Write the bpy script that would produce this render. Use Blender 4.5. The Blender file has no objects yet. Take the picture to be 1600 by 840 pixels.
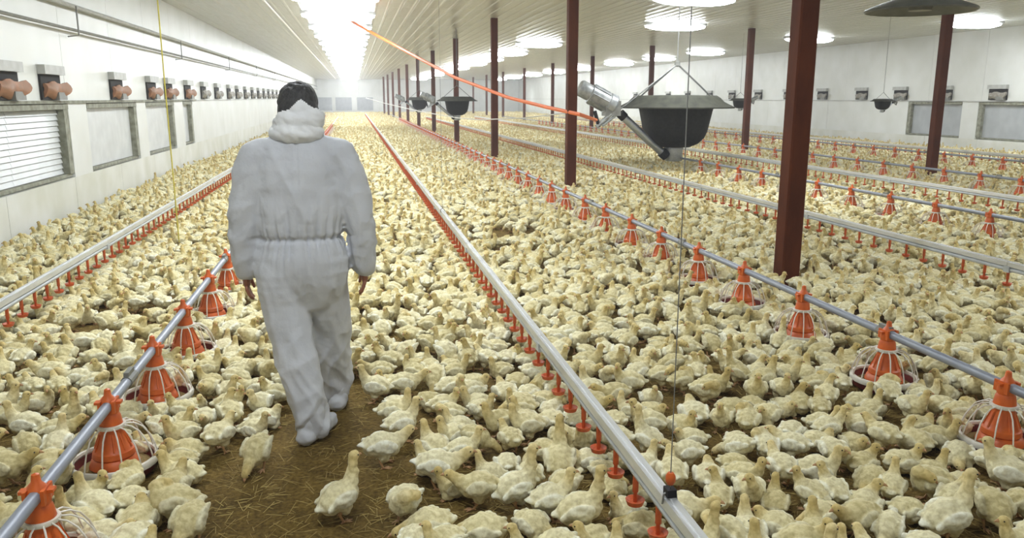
import bpy, bmesh, math, random
import numpy as np
from mathutils import Vector, Matrix, Euler, noise

rnd = random.Random(11)
S = bpy.context.scene
COL = S.collection

# ------------------------------------------------------------------ camera, light, exposure
EYE = 1.68
cam_d = bpy.data.cameras.new('camera')
cam = bpy.data.objects.new('camera', cam_d)
COL.objects.link(cam)
cam_d.sensor_width = 36.0
cam_d.lens = 1250.0 / 1600.0 * 36.0
cam_d.clip_end = 300
cam.location = (0, 0, EYE)
cam.rotation_euler = (math.radians(90 - 12.057), 0, math.radians(-10.980))
S.camera = cam

W = bpy.data.worlds.new('World')
S.world = W
W.use_nodes = True
W.node_tree.nodes['Background'].inputs[0].default_value = (0.8, 0.85, 0.9, 1)
W.node_tree.nodes['Background'].inputs[1].default_value = 0.3
HAZE = 0.0035
if HAZE > 0:      # thin dust in the air of the hall
    _sc = W.node_tree.nodes.new('ShaderNodeVolumeScatter')
    _sc.inputs['Color'].default_value = (0.97, 0.97, 0.97, 1)
    _sc.inputs['Density'].default_value = HAZE
    _sc.inputs['Anisotropy'].default_value = 0.35
    W.node_tree.links.new(_sc.outputs[0], W.node_tree.nodes['World Output'].inputs['Volume'])
vs = S.view_settings
S.display_settings.display_device = 'sRGB'
vs.view_transform = 'Standard'
vs.look = 'None'
vs.gamma = 1.0
vs.use_curve_mapping = False
vs.exposure = 0.20
LAMP_GLOW = 28.0
LAMP_WATT = 55.0
S.cycles.max_bounces = 7
S.cycles.diffuse_bounces = 3
S.cycles.glossy_bounces = 3
S.cycles.volume_bounces = 0
S.cycles.transparent_max_bounces = 6
S.cycles.caustics_reflective = False
S.cycles.caustics_refractive = False
S.cycles.use_denoising = True
S.cycles.sample_clamp_indirect = 6.0
S.cycles.use_adaptive_sampling = True
S.cycles.adaptive_threshold = 0.02

Y0, Y1 = -9.0, 95.0            # hall ends
XL, XR = -4.0, 19.2            # hall sides
ZC = 3.75                      # ceiling

# ------------------------------------------------------------------ materials
def mat(name, col, rough=0.6, metal=0.0, var=None, scale=20.0, bump=0.0, bscale=60.0, stretch=None, spec=0.5, detail=4.0, sheen=0.0):
    m = bpy.data.materials.new(name)
    m.use_nodes = True
    nt = m.node_tree
    b = nt.nodes['Principled BSDF']
    b.inputs['Base Color'].default_value = (*col, 1)
    b.inputs['Roughness'].default_value = rough
    b.inputs['Metallic'].default_value = metal
    b.inputs['Specular IOR Level'].default_value = spec
    if sheen:
        b.inputs['Sheen Weight'].default_value = sheen
    tc = nt.nodes.new('ShaderNodeTexCoord')
    mp = nt.nodes.new('ShaderNodeMapping')
    nt.links.new(tc.outputs['Object'], mp.inputs['Vector'])
    if stretch:
        mp.inputs['Scale'].default_value = stretch
    if var is not None:
        n = nt.nodes.new('ShaderNodeTexNoise')
        n.inputs['Scale'].default_value = scale
        n.inputs['Detail'].default_value = detail
        nt.links.new(mp.outputs['Vector'], n.inputs['Vector'])
        r = nt.nodes.new('ShaderNodeValToRGB')
        r.color_ramp.elements[0].position = 0.32
        r.color_ramp.elements[1].position = 0.68
        r.color_ramp.elements[0].color = (*var, 1)
        r.color_ramp.elements[1].color = (*col, 1)
        nt.links.new(n.outputs['Fac'], r.inputs['Fac'])
        nt.links.new(r.outputs['Color'], b.inputs['Base Color'])
    if bump:
        n2 = nt.nodes.new('ShaderNodeTexNoise')
        n2.inputs['Scale'].default_value = bscale
        n2.inputs['Detail'].default_value = 3.0
        nt.links.new(mp.outputs['Vector'], n2.inputs['Vector'])
        bp = nt.nodes.new('ShaderNodeBump')
        bp.inputs['Strength'].default_value = bump
        bp.inputs['Distance'].default_value = 0.01
        nt.links.new(n2.outputs['Fac'], bp.inputs['Height'])
        nt.links.new(bp.outputs['Normal'], b.inputs['Normal'])
    return m

def glow(name, col, strength):
    m = bpy.data.materials.new(name)
    m.use_nodes = True
    nt = m.node_tree
    b = nt.nodes['Principled BSDF']
    b.inputs['Base Color'].default_value = (*col, 1)
    b.inputs['Emission Color'].default_value = (*col, 1)
    b.inputs['Emission Strength'].default_value = strength
    return m

M = {}
M['wall'] = mat('wall_white', (0.80, 0.81, 0.79), 0.45, var=(0.72, 0.73, 0.69), scale=1.3, bump=0.05, bscale=8)
M['seam'] = mat('wall_seam', (0.42, 0.42, 0.38), 0.7)
M['wall_low'] = mat('wall_lower', (0.80, 0.80, 0.76), 0.5, var=(0.66, 0.66, 0.57), scale=1.6)
M['ceil'] = mat('ceiling_sheet', (0.68, 0.69, 0.67), 0.27, metal=0.0, var=(0.61, 0.62, 0.59), scale=2.2, bump=0.10, bscale=5, stretch=(6, 0.3, 1), spec=0.9)
M['trim'] = mat('weathered_trim', (0.36, 0.36, 0.29), 0.7, var=(0.17, 0.17, 0.12), scale=9)
M['shutter'] = mat('shutter_white', (0.72, 0.74, 0.74), 0.4, var=(0.62, 0.64, 0.64), scale=4)
M['greypanel'] = mat('grey_panel', (0.46, 0.48, 0.50), 0.45, var=(0.38, 0.40, 0.42), scale=3)
M['dark'] = mat('dark_opening', (0.018, 0.016, 0.015), 0.8)
M['inlet'] = mat('inlet_grey', (0.50, 0.50, 0.48), 0.5, var=(0.40, 0.40, 0.37), scale=8)
M['flap'] = mat('tan_flap', (0.40, 0.19, 0.105), 0.6, var=(0.28, 0.16, 0.10), scale=9, bump=0.3, bscale=20)
M['flapgrey'] = mat('grey_flap', (0.40, 0.38, 0.34), 0.6, var=(0.22, 0.19, 0.15), scale=9, bump=0.3, bscale=20)
M['iron'] = mat('red_oxide_steel', (0.115, 0.030, 0.010), 0.65, var=(0.070, 0.019, 0.008), scale=5, bump=0.12, bscale=30, stretch=(1, 1, 0.35), spec=0.1)
M['conduit'] = mat('grey_conduit', (0.25, 0.25, 0.23), 0.5, var=(0.17, 0.17, 0.15), scale=8)
M['galv'] = mat('galvanised_steel', (0.55, 0.58, 0.62), 0.38, metal=0.75, var=(0.44, 0.47, 0.51), scale=14, stretch=(3, 0.5, 3))
M['feedpipe'] = mat('grey_feed_pipe', (0.28, 0.30, 0.35), 0.42, metal=0.15, var=(0.21, 0.23, 0.28), scale=10, stretch=(3, 0.4, 3))
M['alu'] = mat('aluminium_rail', (0.78, 0.79, 0.80), 0.32, metal=0.45, var=(0.64, 0.65, 0.66), scale=12, stretch=(3, 0.4, 3))
M['pvc'] = mat('white_water_pipe', (0.52, 0.55, 0.57), 0.35, var=(0.42, 0.45, 0.47), scale=12)
M['orange'] = mat('orange_plastic', (0.70, 0.135, 0.014), 0.42, var=(0.52, 0.088, 0.012), scale=14)
M['redcup'] = mat('red_orange_cup', (0.62, 0.115, 0.028), 0.45, var=(0.45, 0.08, 0.02), scale=30)
M['whiteplastic'] = mat('white_plastic', (0.80, 0.77, 0.70), 0.4, var=(0.66, 0.62, 0.52), scale=18)
M['pan'] = mat('dark_red_pan', (0.16, 0.015, 0.012), 0.5, var=(0.09, 0.012, 0.010), scale=12)
M['feed'] = mat('feed_crumb', (0.36, 0.25, 0.09), 0.9, var=(0.2, 0.13, 0.04), scale=120, bump=0.6, bscale=200)
M['black'] = mat('black_plastic', (0.006, 0.006, 0.008), 0.6, spec=0.25, var=(0.016, 0.016, 0.018), scale=16, detail=6)
M['lid'] = mat('dusty_lid', (0.075, 0.075, 0.055), 0.85, spec=0.2, var=(0.045, 0.045, 0.036), scale=7)
M['motor'] = mat('motor_grey', (0.48, 0.50, 0.50), 0.4, metal=0.3, var=(0.24, 0.25, 0.25), scale=9)
M['hose'] = mat('orange_hose', (0.75, 0.16, 0.035), 0.4)
M['cord'] = mat('pale_cord', (0.62, 0.60, 0.55), 0.7)
M['yellow'] = mat('yellow_cord', (0.62, 0.53, 0.08), 0.7)
M['wire'] = mat('steel_wire', (0.22, 0.22, 0.21), 0.5, metal=0.3)
M['hood'] = mat('brooder_hood_grey', (0.13, 0.135, 0.13), 0.5, var=(0.08, 0.085, 0.08), scale=6)
M['lamp_body'] = mat('lamp_body', (0.75, 0.76, 0.76), 0.4)
M['lamp'] = glow('lamp_diffuser', (0.91, 0.96, 1.0), LAMP_GLOW)
M['lamp_far'] = glow('lamp_diffuser_bright', (0.91, 0.96, 1.0), LAMP_GLOW * 4.0)
M['straw'] = mat('straw', (0.52, 0.40, 0.13), 0.8, var=(0.26, 0.17, 0.045), scale=3.0)
M['suit'] = mat('white_coverall', (0.63, 0.645, 0.685), 0.75, var=(0.56, 0.575, 0.615), scale=5, bump=0.5, bscale=24, spec=0.25)
M['hoodcloth'] = mat('white_hood', (0.86, 0.87, 0.88), 0.75, var=(0.80, 0.81, 0.83), scale=7, bump=0.35, bscale=40, spec=0.25)
M['skin'] = mat('skin', (0.30, 0.115, 0.062), 0.55, var=(0.24, 0.085, 0.05), scale=20)
M['hair'] = mat('dark_hair', (0.030, 0.029, 0.030), 0.6, var=(0.055, 0.053, 0.054), scale=45, bump=0.8, bscale=90, stretch=(2, 2, 0.5))
M['eye'] = mat('eye_dark', (0.01, 0.008, 0.006), 0.15)

def litter_mat():
    m = bpy.data.materials.new('litter')
    m.use_nodes = True
    nt = m.node_tree
    b = nt.nodes['Principled BSDF']
    b.inputs['Roughness'].default_value = 0.9
    b.inputs['Specular IOR Level'].default_value = 0.2
    tc = nt.nodes.new('ShaderNodeTexCoord')
    def nz(scale, det=6):
        n = nt.nodes.new('ShaderNodeTexNoise')
        n.inputs['Scale'].default_value = scale
        n.inputs['Detail'].default_value = det
        nt.links.new(tc.outputs['Object'], n.inputs['Vector'])
        return n
    n1, n2, n3 = nz(1.4), nz(55, 8), nz(9)
    r1 = nt.nodes.new('ShaderNodeValToRGB')
    r1.color_ramp.elements[0].position = 0.3
    r1.color_ramp.elements[0].color = (0.115, 0.073, 0.018, 1)
    r1.color_ramp.elements[1].position = 0.72
    r1.color_ramp.elements[1].color = (0.29, 0.20, 0.058, 1)
    nt.links.new(n2.outputs['Fac'], r1.inputs['Fac'])
    r2 = nt.nodes.new('ShaderNodeValToRGB')
    r2.color_ramp.elements[0].position = 0.35
    r2.color_ramp.elements[0].color = (0.55, 0.52, 0.48, 1)
    r2.color_ramp.elements[1].position = 0.7
    r2.color_ramp.elements[1].color = (1.15, 1.1, 1.0, 1)
    ad = nt.nodes.new('ShaderNodeMath')
    ad.operation = 'MULTIPLY_ADD'
    ad.inputs[1].default_value = 0.5
    nt.links.new(n1.outputs['Fac'], ad.inputs[0])
    h = nt.nodes.new('ShaderNodeMath')
    h.operation = 'MULTIPLY'
    h.inputs[1].default_value = 0.5
    nt.links.new(n3.outputs['Fac'], h.inputs[0])
    nt.links.new(h.outputs[0], ad.inputs[2])
    nt.links.new(ad.outputs[0], r2.inputs['Fac'])
    mx = nt.nodes.new('ShaderNodeMix')
    mx.data_type = 'RGBA'
    mx.blend_type = 'MULTIPLY'
    mx.inputs[0].default_value = 1.0
    nt.links.new(r1.outputs['Color'], mx.inputs[6])
    nt.links.new(r2.outputs['Color'], mx.inputs[7])
    nt.links.new(mx.outputs[2], b.inputs['Base Color'])
    bp = nt.nodes.new('ShaderNodeBump')
    bp.inputs['Strength'].default_value = 0.8
    bp.inputs['Distance'].default_value = 0.02
    nt.links.new(n2.outputs['Fac'], bp.inputs['Height'])
    nt.links.new(bp.outputs['Normal'], b.inputs['Normal'])
    return m
M['litter'] = litter_mat()

def feather_mat():
    m = bpy.data.materials.new('chick_down')
    m.use_nodes = True
    nt = m.node_tree
    b = nt.nodes['Principled BSDF']
    b.inputs['Roughness'].default_value = 0.85
    b.inputs['Specular IOR Level'].default_value = 0.15
    b.inputs['Sheen Weight'].default_value = 0.12
    at = nt.nodes.new('ShaderNodeAttribute')
    at.attribute_name = 'Col'
    oi = nt.nodes.new('ShaderNodeObjectInfo')
    rp = nt.nodes.new('ShaderNodeValToRGB')
    e = rp.color_ramp.elements
    e[0].color = (0.80, 0.76, 0.64, 1)
    e[1].color = (1.06, 1.08, 1.16, 1)
    x = rp.color_ramp.elements.new(0.4)
    x.color = (0.97, 0.95, 0.88, 1)
    nt.links.new(oi.outputs['Random'], rp.inputs['Fac'])
    mx = nt.nodes.new('ShaderNodeMix')
    mx.data_type = 'RGBA'
    mx.blend_type = 'MULTIPLY'
    mx.inputs[0].default_value = 1.0
    nt.links.new(at.outputs['Color'], mx.inputs[6])
    nt.links.new(rp.outputs['Color'], mx.inputs[7])
    tc = nt.nodes.new('ShaderNodeTexCoord')
    n = nt.nodes.new('ShaderNodeTexNoise')
    n.inputs['Scale'].default_value = 55
    n.inputs['Detail'].default_value = 4
    nt.links.new(tc.outputs['Object'], n.inputs['Vector'])
    r = nt.nodes.new('ShaderNodeValToRGB')
    r.color_ramp.elements[0].position = 0.35
    r.color_ramp.elements[0].color = (0.80, 0.77, 0.68, 1)
    r.color_ramp.elements[1].position = 0.6
    r.color_ramp.elements[1].color = (1.04, 1.04, 1.04, 1)
    nt.links.new(n.outputs['Fac'], r.inputs['Fac'])
    m2 = nt.nodes.new('ShaderNodeMix')
    m2.data_type = 'RGBA'
    m2.blend_type = 'MULTIPLY'
    m2.inputs[0].default_value = 1.0
    nt.links.new(mx.outputs[2], m2.inputs[6])
    nt.links.new(r.outputs['Color'], m2.inputs[7])
    nt.links.new(m2.outputs[2], b.inputs['Base Color'])
    bp = nt.nodes.new('ShaderNodeBump')
    bp.inputs['Strength'].default_value = 0.55
    bp.inputs['Distance'].default_value = 0.006
    nt.links.new(n.outputs['Fac'], bp.inputs['Height'])
    nt.links.new(bp.outputs['Normal'], b.inputs['Normal'])
    return m
M['down'] = feather_mat()
M['shank'] = mat('chick_shank', (0.55, 0.33, 0.15), 0.6, var=(0.45, 0.24, 0.12), scale=60)

# ------------------------------------------------------------------ mesh helpers
class MB:
    """collects simple shapes into one mesh, with a material slot per shape"""
    def __init__(s):
        s.v, s.f, s.m, s.mats = [], [], [], []
    def _slot(s, m):
        if m not in s.mats:
            s.mats.append(m)
        return s.mats.index(m)
    def add(s, vs, fs, m):
        o = len(s.v)
        k = s._slot(m)
        s.v.extend([tuple(p) for p in vs])
        for f in fs:
            s.f.append(tuple(i + o for i in f))
            s.m.append(k)
    def box(s, lo, hi, m, mtx=None):
        (a, b, c), (d, e, f) = lo, hi
        vs = [(a, b, c), (d, b, c), (d, e, c), (a, e, c), (a, b, f), (d, b, f), (d, e, f), (a, e, f)]
        if mtx is not None:
            vs = [tuple(mtx @ Vector(p)) for p in vs]
        s.add(vs, [(3, 2, 1, 0), (4, 5, 6, 7), (0, 1, 5, 4), (1, 2, 6, 5), (2, 3, 7, 6), (3, 0, 4, 7)], m)
    def bevel_box(s, lo, hi, m, r, mtx=None):
        """box with its four vertical edges chamfered"""
        (a, b, c), (d, e, f) = lo, hi
        ring = [(a + r, b), (d - r, b), (d, b + r), (d, e - r), (d - r, e), (a + r, e), (a, e - r), (a, b + r)]
        vs = [(x, y, c) for x, y in ring] + [(x, y, f) for x, y in ring]
        if mtx is not None:
            vs = [tuple(mtx @ Vector(p)) for p in vs]
        s.add(vs, [tuple(range(7, -1, -1)), tuple(range(8, 16))] + [(i, (i + 1) % 8, 8 + (i + 1) % 8, 8 + i) for i in range(8)], m)
    def tube(s, pts, r, m, n=8, cap=True):
        pts = [Vector(p) for p in pts]
        rs = r if isinstance(r, (list, tuple)) else [r] * len(pts)
        vs, fs = [], []
        up = None
        for i, p in enumerate(pts):
            t = (pts[min(i + 1, len(pts) - 1)] - pts[max(i - 1, 0)]).normalized()
            if up is None:
                up = Vector((0, 0, 1)) if abs(t.z) < 0.9 else Vector((1, 0, 0))
            x = up.cross(t)
            if x.length < 1e-6:
                x = Vector((0, 1, 0)).cross(t)
            x.normalize()
            y = t.cross(x).normalized()
            up = y
            for k in range(n):
                a = 2 * math.pi * k / n
                vs.append(p + (x * math.cos(a) + y * math.sin(a)) * rs[i])
        for i in range(len(pts) - 1):
            for k in range(n):
                fs.append((i * n + k, i * n + (k + 1) % n, (i + 1) * n + (k + 1) % n, (i + 1) * n + k))
        if cap:
            fs.append(tuple(range(n - 1, -1, -1)))
            fs.append(tuple((len(pts) - 1) * n + k for k in range(n)))
        s.add(vs, fs, m)
    def lathe(s, prof, m, n=24, c=(0, 0, 0), mtx=None, cap=False):
        vs, fs = [], []
        for (r, z) in prof:
            for k in range(n):
                a = 2 * math.pi * k / n
                vs.append(Vector((r * math.cos(a), r * math.sin(a), z)))
        for i in range(len(prof) - 1):
            for k in range(n):
                fs.append((i * n + k, i * n + (k + 1) % n, (i + 1) * n + (k + 1) % n, (i + 1) * n + k))
        if cap:
            fs.append(tuple(range(n - 1, -1, -1)))
            fs.append(tuple((len(prof) - 1) * n + k for k in range(n)))
        if mtx is not None:
            vs = [mtx @ p for p in vs]
        vs = [p + Vector(c) for p in vs]
        s.add(vs, fs, m)
    def mesh(s, name, smooth=False):
        me = bpy.data.meshes.new(name)
        me.from_pydata(s.v, [], s.f)
        for m in s.mats:
            me.materials.append(m)
        me.polygons.foreach_set('material_index', s.m)
        me.update()
        bm = bmesh.new()
        bm.from_mesh(me)
        bmesh.ops.recalc_face_normals(bm, faces=bm.faces)
        bm.to_mesh(me)
        bm.free()
        if smooth:
            me.shade_smooth()
            try:
                me.set_sharp_from_angle(angle=math.radians(40))
            except Exception:
                pass
        return me
    def build(s, name, parent=None, smooth=False, loc=None):
        return link(name, s.mesh(name, smooth), parent, loc)

def link(name, me, parent=None, loc=None):
    o = bpy.data.objects.new(name, me)
    COL.objects.link(o)
    if parent is not None:
        o.parent = parent
    if loc is not None:
        o.location = loc
    return o

def tag(o, label=None, cat=None, group=None, kind=None):
    if label: o['label'] = label
    if cat: o['category'] = cat
    if group: o['group'] = group
    if kind: o['kind'] = kind
    return o

def empty(name, loc=(0, 0, 0), rz=0.0):
    o = bpy.data.objects.new(name, None)
    o.empty_display_size = 0.05
    COL.objects.link(o)
    o.location = loc
    o.rotation_euler = (0, 0, rz)
    return o

def copy_tree(o, parent=None):
    c = o.copy()
    COL.objects.link(c)
    if parent is not None:
        c.parent = parent
    for ch in list(o.children):
        copy_tree(ch, c)
    return c

ORD = ['first', 'second', 'third', 'fourth', 'fifth', 'sixth', 'seventh', 'eighth', 'ninth', 'tenth', 'eleventh', 'twelfth', 'thirteenth',
       'fourteenth', 'fifteenth', 'sixteenth', 'seventeenth', 'eighteenth', 'nineteenth', 'twentieth', 'twenty-first', 'twenty-second', 'twenty-third',
       'twenty-fourth', 'twenty-fifth', 'twenty-sixth', 'twenty-seventh', 'twenty-eighth', 'twenty-ninth', 'thirtieth']

def blob(prims, voxel, smooth=3, ico=2):
    """union of ellipsoids (centre, radii, matrix3 or None, colour) as one continuous surface"""
    bm = bmesh.new()
    for p in prims:
        R = p[2].to_4x4() if p[2] is not None else Matrix.Identity(4)
        mt = Matrix.Translation(Vector(p[0])) @ R @ Matrix.Diagonal((*p[1], 1.0))
        bmesh.ops.create_icosphere(bm, subdivisions=ico, radius=1.0, matrix=mt)
    me = bpy.data.meshes.new('tmp')
    bm.to_mesh(me)
    bm.free()
    o = bpy.data.objects.new('tmp', me)
    COL.objects.link(o)
    r = o.modifiers.new('r', 'REMESH')
    r.mode = 'VOXEL'
    r.voxel_size = voxel
    if smooth:
        s = o.modifiers.new('s', 'SMOOTH')
        s.factor = 0.5
        s.iterations = smooth
    dg = bpy.context.evaluated_depsgraph_get()
    out = bpy.data.meshes.new_from_object(o.evaluated_get(dg))
    bpy.data.objects.remove(o)
    bpy.data.meshes.remove(me)
    return out

def chain(pts, step=0.35):
    """ellipsoid list along a path of (x, y, z, r)"""
    out = []
    for a, b in zip(pts[:-1], pts[1:]):
        d = (Vector(a[:3]) - Vector(b[:3])).length
        n = max(1, int(d / (step * min(a[3], b[3]))))
        for i in range(n + 1):
            t = i / n
            p = [a[k] * (1 - t) + b[k] * t for k in range(4)]
            out.append(((p[0], p[1], p[2]), (p[3],) * 3, None))
    return out

def rot(x=0, y=0, z=0):
    return Euler((math.radians(x), math.radians(y), math.radians(z))).to_matrix()

# ------------------------------------------------------------------ setting: floor, ceiling, walls
def big_floor():
    mb = MB()
    mb.box((XL - 0.3, Y0 - 0.3, -0.12), (XR + 0.3, Y1 + 0.3, 0.0), M['litter'])
    return tag(mb.build('floor'), kind='structure')
big_floor()

def ceiling():
    mb = MB()
    mb.box((XL - 0.3, Y0 - 0.3, ZC + 0.05), (XR + 0.3, Y1 + 0.3, ZC + 0.15), M['seam'])
    c = tag(mb.build('ceiling'), kind='structure')
    pitch = 2.4
    p = MB()
    hw = (XR - XL) / 4
    # sheet with shallow ribs running along the hall
    n = int(2 * hw / 0.29)
    w = 2 * hw / n
    prof = []
    for i in range(n):
        x = -hw + i * w
        prof += [(x, 0.0), (x + w * 0.70, 0.0), (x + w * 0.78, -0.012), (x + w * 0.92, -0.012)]
    prof.append((hw, 0.0))
    L = pitch / 2 - 0.008
    vs = [(x, -L, z) for x, z in prof] + [(x, L, z) for x, z in prof]
    k = len(prof)
    p.add(vs, [(i, i + 1, k + i + 1, k + i) for i in range(k - 1)], M['ceil'])
    p.add([(-hw, -L, 0.0), (hw, -L, 0.0), (hw, -L, 0.045), (-hw, -L, 0.045)], [(0, 1, 2, 3)], M['ceil'])
    me = p.mesh('ceiling_panel')
    y = Y0 + pitch / 2
    while y < Y1:
        for cx in (XL + hw, XR - hw):
            link('ceiling_panel', me, c, (cx, y, ZC))
        y += pitch
    return c
ceiling()

LW = [(8.9, 12.62), (13.45, 16.35), (17.07, 19.62), (20.62, 21.75)]     # left wall openings along Y
WZ0, WZ1 = 0.57, 1.60

def side_wall(name, X, sgn, wins, zlo, zhi):
    """sgn = +1 when the room lies on the +X side of the wall"""
    mb = MB()
    xa, xb = sorted((X - sgn * 0.22, X - sgn * 0.16))
    mb.box((xa, Y0 - 0.3, 0), (xb, Y1 + 0.3, ZC + 0.05), M['seam'])
    w = tag(mb.build(name), kind='structure')
    def panel(nm, y0, y1, z0, z1, m):
        q = MB()
        a, b = sorted((X, X - sgn * 0.15))
        q.box((a, y0 + 0.005, z0), (b, y1 - 0.005, z1), m)
        q.build(nm, w)
    y = Y0
    while y < Y1 - 0.1:
        st = 2.4 if y < 60 else 6.0
        e = min(y + st, Y1)
        panel('wall_panel', y, e, zhi + 0.01, ZC, M['wall'])
        panel('wall_panel', y, e, 0.0, zlo - 0.01, M['wall_low'])
        y = e
    edges = [Y0] + [v for ab in wins for v in ab] + [Y1]
    for a, b in zip(edges[0::2], edges[1::2]):
        n = max(1, round((b - a) / 4.8)) if b - a > 3 else 1
        for i in range(n):
            panel('wall_panel', a + (b - a) * i / n, a + (b - a) * (i + 1) / n, zlo - 0.01, zhi + 0.01, M['wall'])
    return w
side_wall('wall_left', XL, 1, LW, WZ0, WZ1)
RWIN = [(17.6, 22.3), (23.0, 25.6)]
side_wall('wall_right', XR, -1, RWIN, 0.42, 1.55)

def window(i, X, sgn, y0, y1, z0, z1, slats):
    xin = X - sgn * 0.11
    t = empty('window_%d' % i, (xin, (y0 + y1) / 2, z0))
    tag(t, kind='structure')
    o = Vector(t.location)
    def part(nm, lo, hi, m):
        q = MB()
        a = [min(lo[0], hi[0]), lo[1], lo[2]]
        b = [max(lo[0], hi[0]), hi[1], hi[2]]
        q.box(Vector(a) - o, Vector(b) - o, m)
        return q.build(nm, t)
    xo = X - sgn * 0.004
    part('window_frame', (xin - sgn * 0.03, y0 + 0.004, z1 - 0.075), (xo + sgn * 0.012, y1 - 0.004, z1 - 0.004), M['trim'])
    part('window_frame', (xin - sgn * 0.03, y0 + 0.004, z0 + 0.004), (xo - sgn * 0.03, y1 - 0.004, z0 + 0.05), M['trim'])
    part('window_frame', (xin - sgn * 0.03, y1 - 0.17, z0 + 0.052), (xo, y1 - 0.004, z1 - 0.077), M['trim'])
    part('window_frame', (xin - sgn * 0.03, y0 + 0.004, z0 + 0.052), (xo - sgn * 0.05, y0 + 0.06, z1 - 0.077), M['trim'])
    za, zb = z0 + 0.054, z1 - 0.079
    ya, yb = y0 + 0.062, y1 - 0.172
    if slats:
        q = MB()
        h = (zb - za) / slats
        L = (yb - ya) / 4
        # one louvre blade, tilted, in two lengths side by side
        q.add([(-0.018, -L + 0.004, 0), (0.022, -L + 0.004, 0.004), (0.0, -L + 0.004, h * 0.96), (-0.03, -L + 0.004, h * 0.96),
               (-0.018, L - 0.004, 0), (0.022, L - 0.004, 0.004), (0.0, L - 0.004, h * 0.96), (-0.03, L - 0.004, h * 0.96)],
              [(0, 1, 2, 3), (7, 6, 5, 4), (0, 4, 5, 1), (1, 5, 6, 2), (2, 6, 7, 3), (3, 7, 4, 0)], M['shutter'])
        me = q.mesh('slat')
        for k in range(slats):
            for j in (1, 3):
                s = link('slat', me, t, (0, ya + L * j - o.y, za + k * h - o.z))
                if sgn < 0:
                    s.rotation_euler = (0, 0, math.pi)
    else:
        part('shutter_panel', (xin - sgn * 0.02, ya, za), (xin + sgn * 0.012, yb, zb), M['shutter'] if sgn > 0 else M['greypanel'])
for i, (a, b) in enumerate(LW):
    window(i + 1, XL, 1, a, b, WZ0, WZ1, 12 if i == 0 else 0)
for i, (a, b) in enumerate(RWIN):
    window(len(LW) + 1 + i, XR, -1, a, b, 0.42, 1.55, 0)

def trims():
    mb = MB()
    mb.box((XL + 0.001, 6.0, 1.605), (XL + 0.035, 22.2, 1.645), M['trim'])
    tag(mb.build('trim_1'), kind='structure')
    mb = MB()
    mb.box((XL + 0.001, 22.25, 1.61), (XL + 0.02, Y1, 1.635), M['inlet'])
    tag(mb.build('trim_2'), kind='structure')
    mb = MB()
    mb.box((XR - 0.03, 6.0, 1.565), (XR - 0.001, Y1, 1.59), M['inlet'])
    tag(mb.build('trim_3'), kind='structure')
trims()

def end_walls():
    for nm, y, d in (('wall_back', Y1, 1), ('wall_front', Y0, -1)):
        mb = MB()
        ya, yb = sorted((y + d * 0.02, y + d * 0.2))
        mb.box((XL - 0.2, ya, 0), (XR + 0.2, yb, ZC + 0.05), M['seam'])
        w = tag(mb.build(nm), kind='structure')
        n = 10
        for i in range(n):
            q = MB()
            x0 = XL + (XR - XL) * i / n
            x1 = XL + (XR - XL) * (i + 1) / n
            a, b = sorted((y, y + d * 0.019))
            q.box((x0 + 0.005, a, 0), (x1 - 0.005, b, ZC), M['wall'])
            q.build('wall_panel', w)
    k = 1
    for x in (-3.3, -1.1, 1.3):
        t = empty('door_%d' % k, (x, Y1, 0))
        tag(t, kind='structure')
        q = MB(); q.box((-0.9, -0.06, 0.3), (0.9, -0.001, 1.75), M['greypanel']); q.build('door_leaf', t)
        q = MB()
        q.box((-1.0, -0.08, 0.2), (-0.905, -0.001, 1.87), M['wall'])
        q.box((0.905, -0.08, 0.2), (1.0, -0.001, 1.87), M['wall'])
        q.box((-0.9, -0.08, 1.755), (0.9, -0.001, 1.87), M['wall'])
        q.build('door_frame', t)
        k += 1
end_walls()

# ------------------------------------------------------------------ air inlets on the walls
def make_inlet(flapmat, lit):
    t = empty('air_inlet')
    q = MB(); q.box((0.0, -0.37, 0.33), (0.10, 0.37, 0.45), M['inlet']); q.build('hood', t)
    q = MB()
    q.box((0.0, -0.36, 0.0), (0.03, 0.36, 0.328), M['dark'])
    q.build('opening', t)
    q = MB()       # bulging flap, hinged at the bottom, its far corner sticking out
    N = 7
    vs, fs = [], []
    for j in range(N):
        v = j / (N - 1)
        for i in range(N):
            u = i / (N - 1)
            y = -0.30 + 0.62 * u + 0.13 * max(0, u - 0.7) / 0.3 * (1 - abs(v - 0.75) * 2)
            z = 0.03 + 0.20 * v + 0.02 * math.sin(u * 9 + v * 4)
            x = 0.035 + 0.085 * math.sin(math.pi * min(1, v * 0.9)) * (0.65 + 0.35 * math.sin(u * 7)) + 0.05 * u
            vs.append((x, y, z))
    for j in range(N - 1):
        for i in range(N - 1):
            fs.append((j * N + i, j * N + i + 1, (j + 1) * N + i + 1, (j + 1) * N + i))
    b0 = len(vs)
    for j in range(N):
        for i in range(N):
            x, y, z = vs[j * N + i]
            vs.append((x - 0.03 - 0.02, y, z - 0.01))
    for f in list(fs):
        fs.append(tuple(b0 + k for k in reversed(f)))
    rim = [i for i in range(N)] + [j * N + N - 1 for j in range(1, N)] + [(N - 1) * N + i for i in range(N - 2, -1, -1)] + [j * N for j in range(N - 2, 0, -1)]
    for a, b in zip(rim, rim[1:] + rim[:1]):
        fs.append((a, b, b0 + b, b0 + a))
    q.add(vs, fs, flapmat)
    q.build('flap', t, smooth=True)
    q = MB(); q.box((0.03, 0.02, 0.0), (0.11, 0.33, 0.10), M['conduit']); q.build('flap_stop', t)
    return t
inl = [10.53, 11.98, 15.1, 17.57, 19.13, 21.24, 23.4, 25.62, 28.03, 30.0] + [32.2 + 2.15 * i for i in range(16)]
src = {}
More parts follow.
